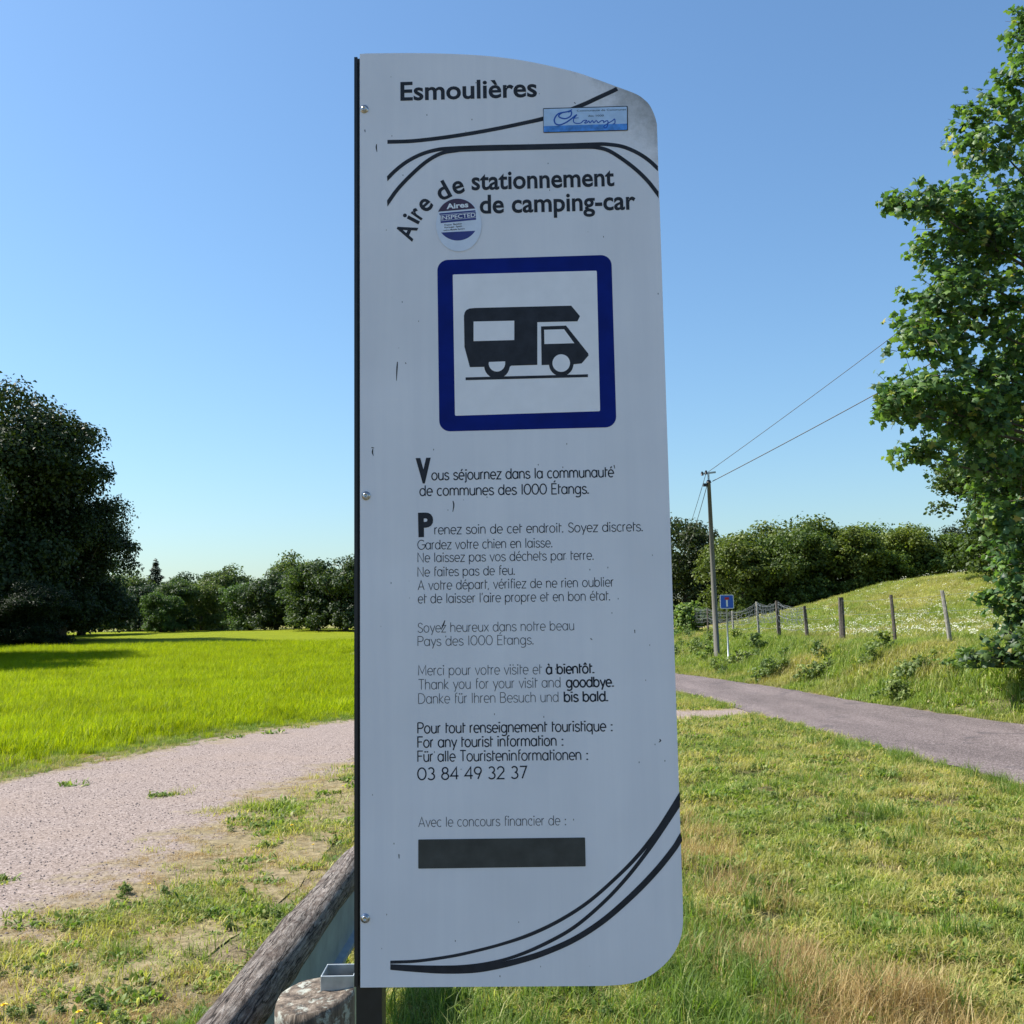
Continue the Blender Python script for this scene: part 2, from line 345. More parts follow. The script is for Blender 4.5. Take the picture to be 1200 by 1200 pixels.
sign = empty('information_sign', (0, 2.4, 0), -YAW)
tag(sign, 'tall white parking sign panel with charcoal lettering and a blue framed camper van pictogram', 'sign')
OUT = [(770.8, 160), (770.5, 150), (767.5, 136.7), (761.7, 124), (755, 116.7), (745, 110), (723, 101.7), (698, 92.5), (670, 83.3), (620, 72.2), (575, 66), (530, 63.2), (480, 62.2), (430, 62.6)]
outl = [uv(421.7, 62.8)]
outl[0] = (-.3597, uv(421.7, 63.2)[1])
top = catmull([uv(*p) for p in reversed(OUT)], 6)
bot = catmull([uv(*p) for p in [(800.3, 1062), (799.9, 1086.9), (794.6, 1107.4), (782.6, 1126.2), (762.1, 1143.3), (738.2, 1152.5), (707.5, 1155.4)]], 6)
outl += [tuple(p) for p in top] + [tuple(p) for p in bot] + [(-.3597, uv(422.2, 1157.3)[1])]
outl = [(min(u, .3712), v) for u, v in outl]
TH = .006
n = len(outl)
mb = MB()
fr = [(u, 0, v) for u, v in outl]; bk = [(u, TH, v) for u, v in outl]
mb.add(fr + bk, [tuple(reversed(range(n))), tuple(range(n, 2 * n))] + [(i, i + n, (i + 1) % n + n, (i + 1) % n) for i in range(n)])
panel = mb.build('panel', M_panel, sign)
bm_top = uv(418, 67)[1]
mb = MB(); mb.box(-.3705, -.312, TH + .001, .066, -.3, bm_top)
post_s = mb.build('post', M_black, sign)
mb = MB(); mb.box(-.3735, -.3655, -.001, TH + .0005, uv(418, 1200)[1] + .08, bm_top); mb.build('edge_trim', M_black, sign)
# dome head bolts with washers
def bolt(u, v):
    pr = [(0.0105, 0), (.0105, .0015), (.0075, .0018), (.0072, .004), (.0055, .0062), (.0032, .0068), (.003, .0045), (0, .0045)]
    V = []; F = []; n = 18
    for r, h in pr:
        for k in range(n): V.append((u + r * math.cos(k * math.tau / n), -h - .0002, v + r * math.sin(k * math.tau / n)))
    for i in range(len(pr) - 1):
        for k in range(n): F.append((i * n + k, i * n + (k + 1) % n, (i + 1) * n + (k + 1) % n, (i + 1) * n + k))
    mesh_obj('bolt', V, F, M_bolt, sign, True)
for p in ((427, 128), (429, 581), (428, 1076)): bolt(*uv(*p))

def flat(name, polys, off, mat, parent):
    """flat film pieces: polys of (u, v), each slightly thick, standing off metres proud of the panel face"""
    mb = MB()
    for j, P in enumerate(polys):
        o_ = off + j * .00002; mb.add([(p[0], -o_, p[1]) for p in P], [tuple(range(len(P)))])
    return mb.build(name, mat, parent)
def ribbon(name, pts, w, off, mat, parent, ends=(0, 0), sub=8):
    """band of varying width along traced points; ends=1 cuts it upright"""
    W = w if hasattr(w, '__len__') else [w] * len(pts)
    P = catmull([(*uv(*p), ww) for p, ww in zip(pts, W)], sub); V = []; F = []
    for i, p in enumerate(P):
        a = P[max(i - 1, 0)]; c_ = P[min(i + 1, len(P) - 1)]; t = np.array([c_[0] - a[0], c_[1] - a[1]]); t /= np.linalg.norm(t)
        nn = np.array([-t[1], t[0]]); hw = p[2] / 2 * .002
        if (i == 0 and ends[0]) or (i == len(P) - 1 and ends[1]): nn = np.array([0, 1 / max(abs(nn[1]), .35)]) * (1 if nn[1] > 0 else -1)
        V += [(p[0] + nn[0] * hw, -off, p[1] + nn[1] * hw), (p[0] - nn[0] * hw, -off, p[1] - nn[1] * hw)]
    for i in range(len(P) - 1): F.append((2 * i, 2 * i + 1, 2 * i + 3, 2 * i + 2))
    return mesh_obj(name, V, F, mat, parent)
def c1(l): return [(x / 3 + 400, y / 3 + 50) for x, y in l]
A1 = c1([(162, 349), (250, 346), (350, 335), (450, 320), (550, 302), (650, 281), (707, 268), (770, 249), (850, 218), (900, 195), (950, 172), (970, 162)])
ribbon('stripe', A1, [5] * 6 + [5.4] * 6, .0003, M_ink, panel, (1, 0))
B1 = c1([(162, 478), (190, 450), (230, 419), (280, 393), (330, 378), (380, 372), (500, 367), (650, 364), (800, 360.5), (900, 357), (940, 358), (990, 366), (1040, 387), (1080, 413), (1113, 443)])
ribbon('stripe', B1, 4.8, .0004, M_ink, panel, (1, 1))
B2 = c1([(162, 565), (200, 513), (250, 461), (300, 418), (350, 390), (400, 380), (450, 376), (650, 371), (800, 368), (870, 367), (900, 369), (940, 380), (990, 411), (1040, 450), (1080, 490), (1115, 535)])
ribbon('stripe', B2, 4.8, .0006, M_ink, panel, (1, 1))
S1 = [(457.4, 1127.6), (488.8, 1126.2), (526.4, 1121), (553.7, 1115.3), (587.9, 1106.4), (622, 1094.8), (656.2, 1078.4), (690.4, 1056.2), (724.6, 1026.1), (748.5, 1001.5), (769, 975.9), (782.6, 955.4), (796.6, 933)]
ribbon('stripe', S1, [3.4] * 5 + [4] * 4 + [4.5, 5, 5.2, 5.4], .0003, M_ink, panel, (1, 1))
S2 = [(457.4, 1132.6), (500, 1134), (540, 1133), (574, 1128.3), (605, 1120.2), (639.1, 1105.7), (673.3, 1086.2), (707.5, 1057.2), (734.8, 1028.1), (758.7, 997.4), (775.8, 972.5), (796.8, 940)]
ribbon('stripe', S2, [5, 5, 4, 3.2, 3.6, 4, 4, 4, 4.2, 4.6, 5, 5.5], .0004, M_ink, panel, (1, 1))
S3 = [(457.4, 1134.6), (485.4, 1136.2), (519.6, 1137.7), (553.7, 1136.6), (581, 1132.3), (611.8, 1124.8), (639.1, 1115.9), (673.3, 1100.6), (707.5, 1078.4), (741.6, 1048.6), (769, 1020.3), (789.5, 994.7), (797.6, 981.5)]
ribbon('stripe', S3, [3.4, 5, 6, 6.6, 6.8, 6.6, 6.4, 6.4, 6.6, 6.8, 6.8, 6.6, 6.4], .0006, M_ink, panel, (1, 1))
# financier plate, blank
def rrect(pts4, r, n=5):
    P = [np.array(uv(*p)) for p in pts4]; out = []
    for i in range(4):
        a, b_, c_ = P[i - 1], P[i], P[(i + 1) % 4]; e1 = (a - b_) / np.linalg.norm(a - b_); e2 = (c_ - b_) / np.linalg.norm(c_ - b_)
        ctr = b_ + (e1 + e2) * r
        for k in range(n + 1):
            t = k / n * math.pi / 2; out.append(tuple(ctr - e2 * r * math.cos(t) - e1 * r * math.sin(t)))
    return out
flat('blanked_plate', [rrect([(490.2, 1017.9), (686.3, 1015.2), (685.6, 981.3), (490.2, 983.7)], .002)], .0008, M_bar, panel)
flat('pictogram_frame', [rrect([(514.9, 505.8), (722.4, 500.6), (716.4, 298.6), (512.4, 304.9)], .026, 8)], .0004, M_blue, panel)
flat('pictogram_ground', [rrect([(533.2, 487.3), (703.2, 481.9), (699.3, 317.3), (530.6, 321.8)], .003)], .0007, M_white, panel)
def c2(l): return [uv(x / 3 + 400, y / 3 + 280) for x, y in l]
def arc(cx, cy, r, a0, a1, n=14, ry=None): return [(cx + r * math.cos(R(a0 + (a1 - a0) * k / n)), cy + (ry or r) * math.sin(R(a0 + (a1 - a0) * k / n))) for k in range(n + 1)]
body = [(431, 270), (434, 258), (440, 250), (450, 245), (470, 243), (808, 235), (839, 272), (830, 290), (689, 293), (689, 443), (597, 446)] + arc(547, 446, 45, 6, 172) + [(503, 450), (452, 451), (433, 380)]
cab = [(702, 308), (790, 305), (868, 403), (869, 410), (845, 438), (817, 441)] + arc(773, 440, 43, 6, 172) + [(730, 443), (704, 444)]
van = flat('campervan_pictogram', [c2(body), c2(cab), c2([(437, 487), (867, 476), (867, 486), (437, 497)])], .0010, M_ink, panel)
for nm_, q_ in (('pictogram_window', [(465, 291), (608, 288), (608, 356), (465, 360)]), ('pictogram_window', [(713, 320), (783, 318), (819, 367), (714, 370)]),
                ('pictogram_wheel', arc(773, 437, 31, 0, 345, 22)), ('pictogram_wheel', [(519, 433), (576, 431)] + arc(547, 438, 29, 5, 175, 10))):
    flat(nm_, [c2(q_)], .0014, M_white, panel)

# stroke lettering: a light monoline alphabet, x-height 1
def OV(cx, cy, rx, ry, a0=0, a1=360, n=14): return [(cx + rx * math.cos(R(a0 + (a1 - a0) * k / n)), cy + ry * math.sin(R(a0 + (a1 - a0) * k / n))) for k in range(n + 1)]
def arch(x0, x1): return OV((x0 + x1) / 2, .6, (x1 - x0) / 2, .4, 180, 0, 8)
C = 1.42
def dotp(x, y): return ('dot', x, y)
s_ = catmull([(.66, .82), (.5, .96), (.3, .98), (.12, .84), (.16, .62), (.4, .5), (.64, .37), (.68, .16), (.46, .01), (.24, .02), (.06, .18)], 3)
S_ = [(x * 1.18 + .02, y * 1.42) for x, y in s_]
G = {
 'a': (1.0, [OV(.45, .5, .38, .5), [(.83, 1), (.83, 0)]]), 'b': (1.0, [[(.1, C), (.1, 0)], OV(.48, .5, .38, .5)]),
 'c': (.84, [OV(.46, .5, .38, .5, 50, 310)]), 'd': (1.0, [OV(.45, .5, .38, .5), [(.83, C), (.83, 0)]]),
 'e': (.93, [[(.1, .5), (.84, .5)] + OV(.46, .5, .38, .5, 10, 312)]), 'f': (.55, [[(.5, C)] + OV(.42, 1.2, .2, .22, 90, 180, 5) + [(.22, 0)], [(.2, .98), (.46, .98)]]),
 'g': (1.0, [OV(.45, .5, .38, .5), [(.83, 1), (.83, -.12)] + OV(.45, -.12, .38, .32, 0, -140, 8)]), 'h': (.92, [[(.1, C), (.1, 0)], arch(.1, .76) + [(.76, 0)]]),
 'i': (.34, [[(.14, 1), (.14, 0)], dotp(.14, 1.32)]), 'j': (.38, [[(.2, 1), (.2, -.25), (.02, -.4)], dotp(.2, 1.32)]),
 'k': (.8, [[(.1, C), (.1, 0)], [(.64, 1), (.14, .5), (.68, 0)]]), 'l': (.34, [[(.14, C), (.14, 0)]]),
 'm': (1.42, [[(.1, 1), (.1, 0)], arch(.1, .68) + [(.68, 0)], arch(.68, 1.26) + [(1.26, 0)]]), 'n': (.92, [[(.1, 1), (.1, 0)], arch(.1, .76) + [(.76, 0)]]),
 'o': (.98, [OV(.46, .5, .39, .5)]), 'p': (1.0, [[(.1, 1), (.1, -.42)], OV(.48, .5, .38, .5)]), 'q': (1.0, [OV(.45, .5, .38, .5), [(.83, 1), (.83, -.42)]]),
 'r': (.55, [[(.1, 1), (.1, 0)], OV(.38, .6, .28, .4, 180, 78, 6)]), 's': (.78, [s_]), 't': (.52, [[(.16, 1.36), (.16, 0)], [(.18, .98), (.5, .98)]]),
 'u': (.92, [[(.1, 1), (.1, .4)] + OV(.43, .4, .33, .4, 180, 360, 8) + [(.76, 1)], [(.762, .4), (.762, 0)]]), 'v': (.82, [[(.04, 1), (.4, 0), (.76, 1)]]),
 'x': (.8, [[(.06, 1), (.72, 0)], [(.72, 1), (.06, 0)]]), 'y': (.82, [[(.04, 1), (.42, .06)], [(.78, 1), (.26, -.42)]]), 'z': (.8, [[(.08, 1), (.7, 1), (.06, 0), (.72, 0)]]),
 'A': (1.12, [[(.04, 0), (.52, C), (1.0, 0)], [(.22, .45), (.82, .45)]]), 'B': (1.05, [[(.1, 0), (.1, C)], [(.1, C), (.5, C)] + OV(.5, 1.09, .33, .33, 90, -90, 8) + [(.12, .76)], [(.5, .75)] + OV(.5, .38, .4, .38, 90, -90, 8) + [(.12, 0)]]),
 'D': (1.2, [[(.1, 0), (.1, C)], [(.12, C), (.42, C)] + OV(.42, .71, .64, .71, 85, -85, 14) + [(.12, 0)]]), 'E': (.9, [[(.78, C), (.1, C), (.1, 0), (.8, 0)], [(.12, .74), (.7, .74)]]),
 'F': (.86, [[(.8, C), (.1, C), (.1, 0)], [(.12, .74), (.7, .74)]]), 'G': (1.3, [OV(.68, .71, .6, .71, 48, 360, 18) + [(.74, .71)]]), 'I': (.36, [[(.14, C), (.14, 0)]]),
 'M': (1.4, [[(.1, 0), (.14, C), (.66, .25), (1.18, C), (1.22, 0)]]), 'N': (1.15, [[(.1, 0), (.1, C), (.96, 0), (.96, C)]]), 'P': (.98, [[(.1, 0), (.1, C)], [(.12, C), (.5, C)] + OV(.5, 1.04, .38, .38, 90, -90, 8) + [(.12, .66)]]),
 'S': (.95, [S_]), 'T': (.95, [[(.46, 0), (.46, C)], [(.04, C + .002), (.88, C + .002)]]),
 '0': (1.12, [OV(.53, .71, .46, .7, 0, 360, 20)]), '1': (.4, [[(.18, C), (.18, 0)]]), '2': (1.0, [OV(.46, 1.02, .36, .4, 170, -20, 9) + [(.08, 0), (.88, 0)]]),
 '3': (1.0, [OV(.44, 1.06, .32, .36, 150, -80, 9), OV(.44, .37, .38, .37, 85, -150, 10)]), '4': (1.05, [[(.72, 0), (.72, C), (.06, .4), (.94, .4)]]), '7': (.9, [[(.06, C), (.8, C), (.3, 0)]]),
 '8': (1.02, [OV(.47, 1.08, .31, .34), OV(.47, .37, .38, .37)]), '9': (1.0, [OV(.46, 1.0, .38, .42), [(.83, .95), (.46, 0)]]),
 '.': (.34, [dotp(.12, .06)]), ',': (.34, [[(.16, .1), (.06, -.2)]]), ':': (.5, [dotp(.2, .06), dotp(.2, .82)]), "'": (.3, [[(.16, C), (.1, 1.1)]]), '-': (.5, [[(.05, .5), (.4, .5)]]), ' ': (.55, []),
}
def acc(base, st, w=None):
    a, s = G[base]; return (a, s + st)
G['é'] = acc('e', [[(.4, 1.2), (.6, 1.46)]]); G['è'] = acc('e', [[(.58, 1.2), (.38, 1.46)]]); G['à'] = acc('a', [[(.55, 1.2), (.34, 1.46)]])
G['ô'] = acc('o', [[(.26, 1.2), (.46, 1.42), (.66, 1.2)]]); G['ü'] = acc('u', [dotp(.28, 1.3), dotp(.6, 1.3)]); G['É'] = acc('E', [[(.4, 1.62), (.6, 1.86)]])
def strokes_to(mb, pts, w, off, place):
    P = [np.array(p, float) for p in pts]
    Q = [P[0]]
    for p in P[1:]:
        if np.linalg.norm(p - Q[-1]) > 1e-4: Q.append(p)
    closed = len(Q) > 4 and np.linalg.norm(Q[0] - Q[-1]) < 1e-3
    if closed: Q.pop()
    n = len(Q); V = []
    for i in range(n):
        p = Q[i]; a = Q[i - 1] if (i or closed) else None; c_ = Q[(i + 1) % n] if (i < n - 1 or closed) else None
        d1 = (p - a) / np.linalg.norm(p - a) if a is not None else None; d2 = (c_ - p) / np.linalg.norm(c_ - p) if c_ is not None else None
        if d1 is None: d1 = d2
        if d2 is None: d2 = d1
        nn = np.array([-(d1 + d2)[1], (d1 + d2)[0]]); L = np.linalg.norm(nn); nn = nn / L if L > 1e-6 else np.array([-d1[1], d1[0]])
        k = min(1 / max(nn @ np.array([-d1[1], d1[0]]), .3), 2.2); hw = w / 2 * k
        e = np.zeros(2)
        V += [place(p + nn * hw + e), place(p - nn * hw + e)]
    F = [(2 * i, 2 * i + 1, (2 * i + 3) % (2 * n), (2 * i + 2) % (2 * n)) for i in range(n if closed else n - 1)]
    mb.add([(v[0], -off, v[1]) for v in V], F)
def write(text, p0, p1, cap_px, pen, mat=None, name='lettering', off=.0004, parent=None, gaps=0):
    a = np.array(uv(*p0)); b_ = np.array(uv(*p1)); L = np.linalg.norm(b_ - a); ex = (b_ - a) / L; ey = np.array([-ex[1], ex[0]])
    k = 1200 / 2.4; sy = cap_px / k / 1.42; tot = sum(G[ch][0] for ch in text) - .12; sxx = L / tot
    mb = MB(); x = 0.
    for ch in text:
        adv, st = G[ch]
        for j, s in enumerate(st):
            # scale the skeleton first so that pen width stays even
            wd = pen * sy
            if isinstance(s[0], str): s = [(s[1] - .001, s[2] - .085), (s[1] + .001, s[2] + .085)]; wd = max(.17, pen * 1.5) * sy
            pts = [((x + q[0]) * sxx, q[1] * sy) for q in s]
            strokes_to(mb, pts, wd, off + j * .00004, lambda q: a + ex * q[0] + ey * q[1])
        x += adv
    return mb.build(name, mat or M_ink2, parent or panel)
TX = [
 ('ous séjournez dans la communauté', (505.5, 562.6), (718.8, 558.9), 12.2, .13), ('de communes des 1000 Étangs.', (491.5, 581), (690, 578.4), 12.2, .125),
 ('renez soin de cet endroit. Soyez discrets.', (508.7, 626.2), (753.3, 622.3), 11.2, .095), ('Gardez votre chien en laisse.', (489, 644), (647.3, 641.2), 11, .09),
 ('Ne laissez pas vos déchets par terre.', (489, 658.9), (695.7, 655.8), 11, .085), ('Ne faites pas de feu.', (489, 675.7), (603.3, 673.4), 11, .085),
 ('A votre départ, vérifiez de ne rien oublier', (489.7, 691.4), (719, 687.2), 11, .085), ("et de laisser l'aire propre et en bon état.", (489.5, 707), (715, 703.4), 11, .085),
 ('Soyez heureux dans notre beau', (489, 741.2), (672.7, 738.4), 11, .08), ('Pays des 1000 Étangs.', (489, 757), (625.3, 755), 11, .08),
 ('Merci pour votre visite et', (489.7, 791.4), (634.4, 789.9), 11.5, .075), ('à bientôt.', (639.8, 790), (696.2, 788.7), 11.5, .17),
 ('Thank you for your visit and', (490.2, 808), (656.9, 805.3), 11.5, .075), ('goodbye.', (663.4, 805.4), (719, 804.5), 11.5, .17),
 ('Danke für Ihren Besuch und', (489.7, 824.6), (654.5, 822.4), 11.5, .07), ('bis bald.', (660.7, 822.4), (712.3, 821.5), 11.5, .17),
 ('Pour tout renseignement touristique :', (488.9, 859.4), (718.4, 856.6), 12, .13), ('For any tourist information :', (488.9, 876), (660.7, 873.7), 12, .13),
 ('Für alle Touristeninformationen :', (488.9, 892.6), (689.7, 890.3), 12, .12), ('03 84 49 32 37', (488.9, 913.9), (617, 912), 13.4, .13),
 ('Avec le concours financier de :', (490.4, 969), (664, 966.8), 10.8, .075)]
for t in TX: write(*t[:4], t[4] * 1.18 + .01, M_ink3 if t[4] < .083 else None)

def bold(text, quad, mat, name='lettering', off=.0004, parent=None, weight=.02, rot=None):
    """headline lettering from the built-in typeface, thickened; quad = baseline start, baseline end, cap height in px"""
    cu_ = bpy.data.curves.new('t', 'FONT'); cu_.body = text; cu_.size = 1; cu_.offset = weight; cu_.resolution_u = 4; cu_.space_character = 1.0
    to = bpy.data.objects.new('t', cu_); COL.objects.link(to); bpy.context.view_layer.update()
    me = bpy.data.meshes.new_from_object(to.evaluated_get(bpy.context.evaluated_depsgraph_get()))
    COL.objects.unlink(to); bpy.data.objects.remove(to)
    v = np.array([p.co[:] for p in me.vertices]); x0, x1 = v[:, 0].min(), v[:, 0].max()
    p0, p1, cap = quad; a = np.array(uv(*p0)); b_ = np.array(uv(*p1)); L = np.linalg.norm(b_ - a); ex = (b_ - a) / L; ey = np.array([-ex[1], ex[0]])
    k = L / (x1 - x0); sy = cap / 500 / .635
    V = []; F = []
    for j, pg in enumerate(me.polygons):
        F.append(tuple(range(len(V), len(V) + len(pg.vertices))))
        for vi in pg.vertices:
            q = a + ex * (v[vi, 0] - x0) * k + ey * v[vi, 1] * sy; V.append((q[0], -off - (j % 7) * .000012, q[1]))
    return mesh_obj(name, V, F, mat, parent or panel)
bold('Esmoulières', ((469.3, 117.6), (629.3, 113.0), 21.5), M_ink, weight=.021)
bold('stationnement', ((552.7, 222.5), (720, 217.5), 21), M_ink, weight=.021)
bold('de camping-car', ((562.3, 250), (745, 245), 21), M_ink, weight=.021)
bold('V', ((487.6, 564.2), (505.4, 563.6), 23.6), M_ink, weight=.07)
bold('P', ((490.4, 627.8), (508, 627.2), 23.6), M_ink, weight=.05)
def turned(ch, base, ang, wpx, cap):
    a = R(ang); p0 = (base[0] - wpx / 2 * math.cos(a), base[1] + wpx / 2 * math.sin(a)); p1 = (base[0] + wpx / 2 * math.cos(a), base[1] - wpx / 2 * math.sin(a))
    bold(ch, (p0, p1, cap), M_ink, weight=.021)
q3 = lambda x, y: (x / 3 + 400, y / 3 + 50)
turned('A', q3(258, 675), 66, 18, 21); turned('i', q3(272, 633), 60, 4.6, 21); turned('r', q3(287, 614), 53, 8.6, 21); turned('e', q3(311, 586), 42, 13.5, 21)
turned('d', q3(371, 548), 28, 14.5, 21); turned('e', q3(417, 529), 17, 13.5, 21)

# stickers
M_stw = plain('sticker_film', (0.66, 0.705, 0.84), .3, var=.08, scale=20); M_stn = plain('sticker_maroon', (0.0525, 0.021, 0.0525), .35, var=.2)
M_stb = plain('sticker_navy', (.03, .035, .20), .35, var=.2)
def c8(x, y): return (x / 7.5 + 500, y / 7.5 + 190)
rs = tag(flat('round_sticker', [[uv(*c8(*p)) for p in arc(283, 555, 200, 0, 352, 44, 232)]], .0012, M_stw, sign))
def cap_seg(cx, cy, r, a0, a1, n=16): return [uv(*c8(*p)) for p in arc(cx, cy, r, a0, a1, n)]
flat('sticker_print', [cap_seg(272, 507, 184, 202, 328, 18)], .0014, M_stn, rs)
flat('sticker_print', [cap_seg(272, 507, 184, 32, 142, 18)], .0014, M_stb, rs)
flat('sticker_print', [[uv(*c8(*p)) for p in q] for q in ([(112, 452), (428, 424), (430, 438), (113, 466)], [(122, 520), (434, 490), (435, 508), (124, 538)])], .0014, M_stb, rs)
flat('sticker_print', [[uv(*c8(*p)) for p in [(118, 470), (432, 441), (433, 487), (121, 516)]]], .0014, M_stb, rs)
M_stl = plain('sticker_white_print', (0.806, 0.819, 0.884), .35, var=.05)
bold('Aires', ((c8(176, 414)), (c8(368, 396)), 5.9), M_stl, 'sticker_lettering', .0016, rs, .03)
bold('INSPECTED', ((c8(124, 510)), (c8(430, 482)), 4.6), M_stl, 'sticker_lettering', .0016, rs, .012)
bold('France  Benelux', ((c8(158, 562)), (c8(310, 548)), 1.9), M_ink2, 'sticker_lettering', .0016, rs, .01)
bold('Portugal  Spain', ((c8(158, 584)), (c8(310, 570)), 1.9), M_ink2, 'sticker_lettering', .0016, rs, .01)
bold('online Mobile System', ((c8(150, 608)), (c8(335, 592)), 1.7), M_ink2, 'sticker_lettering', .0016, rs, .01)
M_skb = plain('sticker_pale_blue', (0.45, 0.6, 0.84), .3, var=.15, scale=25); M_skc = plain('sticker_water_blue', (0.075, 0.255, 0.69), .3, var=.35, scale=60); M_sci = plain('script_blue', (0.0075, 0.075, 0.42), .35, var=.1)
SK = [(636.8, 155.9), (735.9, 153.2), (735.5, 124.3), (636.4, 127.1)]
k0 = flat('rectangular_sticker', [rrect(SK, .002)], .0012, M_ink, sign)
flat('sticker_print', [rrect([(637.2, 155.1), (734.8, 152.4), (734.5, 125.3), (637, 128.1)], .0015)], .0014, M_skb, k0)
flat('sticker_print', [[uv(637.3, 155.1), uv(734.8, 152.4), uv(734.8, 145.2), uv(700, 146.2), uv(670, 147), uv(637.2, 148.2)]], .0015, M_skc, k0)
def c7(l): return [(x / 10.91 + 640, y / 10.91 + 110) for x, y in l]
ribbon('sticker_lettering', c7([(300, 218), (325, 240), (310, 290), (250, 320), (190, 312), (160, 285), (200, 248), (270, 232), (320, 215)]), 1.7, .0017, M_sci, k0)
ribbon('sticker_lettering', c7([(230, 238), (150, 262), (105, 330), (120, 385), (175, 400), (250, 372), (320, 325), (370, 285), (395, 270)]), 1.7, .0018, M_sci, k0)
ribbon('sticker_lettering', c7([(395, 270), (355, 320), (350, 360), (380, 380), (440, 378), (480, 345), (520, 345), (490, 375), (520, 375), (545, 350), (560, 375), (590, 345), (610, 372), (640, 345), (665, 372), (700, 350), (730, 345), (735, 370), (765, 350), (790, 355), (780, 420), (750, 440), (740, 415), (800, 375), (850, 345), (872, 325), (880, 350), (875, 385), (850, 388)]), 1.25, .0017, M_sci, k0, sub=4)
ribbon('sticker_lettering', c7([(345, 318), (380, 314), (415, 310)]), .8, .00175, M_sci, k0)
ribbon('sticker_lettering', c7([(285, 242), (310, 222), (330, 205)]), 1.2, .0019, M_sci, k0)
bold('Communauté de Communes', ((676, 131.2), (733.5, 129.6), 2.1), M_ink2, 'sticker_lettering', .0017, k0, .0)
bold('des 1000', ((689, 137.2), (707.5, 136.7), 2.1), M_ink2, 'sticker_lettering', .0017, k0, .0)
# scuffs in the paint
for pts in ([(441.3, 169), (441, 173), (441.8, 178)], [(437, 526), (436.5, 530), (437.5, 534)], [(435.3, 524.5), (438.5, 525)], [(530.8, 587), (531.8, 592), (530.6, 600)], [(521.4, 727), (519.5, 732), (517, 738)], [(773, 866), (774, 868), (772, 870)], [(427.5, 152), (428, 155)],
            [(465.8, 424), (465.2, 432), (464.6, 446)], [(475, 425), (476, 426.5)], [(605, 478.5), (605.2, 482.6)], [(692, 748), (694, 750)], [(743.7, 738), (744, 742)], [(673, 120), (674.5, 121.5)], [(467.5, 1001), (467.7, 1006)], [(719.5, 545), (720.5, 549)]):
    ribbon('paint_scuff', pts, [1.0] + [1.6] * (len(pts) - 2) + [.6] if len(pts) > 2 else [1.2, .7], .0003 if pts[0][0] < 480 else .0002, M_ink, panel)

# ------------------------------------------------------------------ timber guardrail beside the sign
M_log, nt, b = new_mat('weathered_log')
O = opos(nt)
g1 = noise(nt, mapping(nt, O, (40, 4.5, 40)), 1.8, 12, .82, 1.1); g2 = noise(nt, mapping(nt, O, (70, 3, 70)), 1.5, 6, .7); g3 = noise(nt, O, 9, 5, .7)
c = ramp(nt, g1.outputs[0], [(.36, (.05, .036, .028)), (.43, (.20, .155, .125)), (.50, (.42, .355, .305)), (.64, (.72, .65, .58))]).outputs[0]
c = mix(nt, ramp(nt, g3.outputs[0], [(.48, 0), (.68, .75)]).outputs[0], c, (.17, .12, .095))
c = mix(nt, 1, c, ramp(nt, g2.outputs[0], [(.38, .40), (.52, 1.1)]).outputs[0], 'MULTIPLY')
g4 = noise(nt, mapping(nt, O, (22, 1.1, 22)), 1.4, 3, .5, .3)
c = mix(nt, ramp(nt, g4.outputs[0], [(.462, 0), (.476, .9), (.486, .9), (.50, 0)]).outputs[0], c, (.018, .013, .010))
nt.links.new(c, b.inputs['Base Color']); b.inputs['Roughness'].default_value = .85; b.inputs['Specular IOR Level'].default_value = .2
bump(nt, g1.outputs[0], b, 1.0, .05)
M_post, nt, b = new_mat('weathered_post')
O = opos(nt)
g1 = noise(nt, mapping(nt, O, (30, 30, 1.6)), 1.6, 7, .7, .4); g3 = noise(nt, O, 26, 5, .7)
c = ramp(nt, g1.outputs[0], [(.36, (.035, .027, .02)), (.5, (.12, .09, .065)), (.64, (.26, .21, .16))]).outputs[0]
sx = nt.nodes.new('ShaderNodeSeparateXYZ'); nt.links.new(O, sx.inputs[0])
lich = ramp(nt, g3.outputs[0], [(.54, 0), (.62, .75)]).outputs[0]
c = mix(nt, lich, c, (.42, .44, .38))
nt.links.new(c, b.inputs['Base Color']); b.inputs['Roughness'].default_value = .9
bump(nt, g1.outputs[0], b, .8, .012)
rail = empty('timber_guardrail', (-.84, 3.2, 0))
tag(rail, 'low guardrail of weathered log, steel beam and cut wooden post left of the sign', 'guardrail')
L0 = at(250, 1220, 3.0); L1 = at(428, 998, 5.5)
La = Vector((-.90, 2.2, L0.z)); n_ = 90; pts = []; base = rail.location
Pn = at(270, 1198, 3.17); Pf = at(412, 1016, 5.2); dr = (Pf - Pn) / (Pf.y - Pn.y)
for i in range(n_):
    y = 1.9 + i * (8.2 - 1.9) / (n_ - 1); p = Pn + dr * (y - Pn.y)
    p = p + Vector((max(0, y - 5.3) * .10, 0, 0)); pts.append(p - base)
rl = random.Random(3); knots = [(3.35, .5), (4.35, 2.2), (4.02, 4.6), (3.7, 1.2), (5.0, 1.5), (2.8, 3.)]
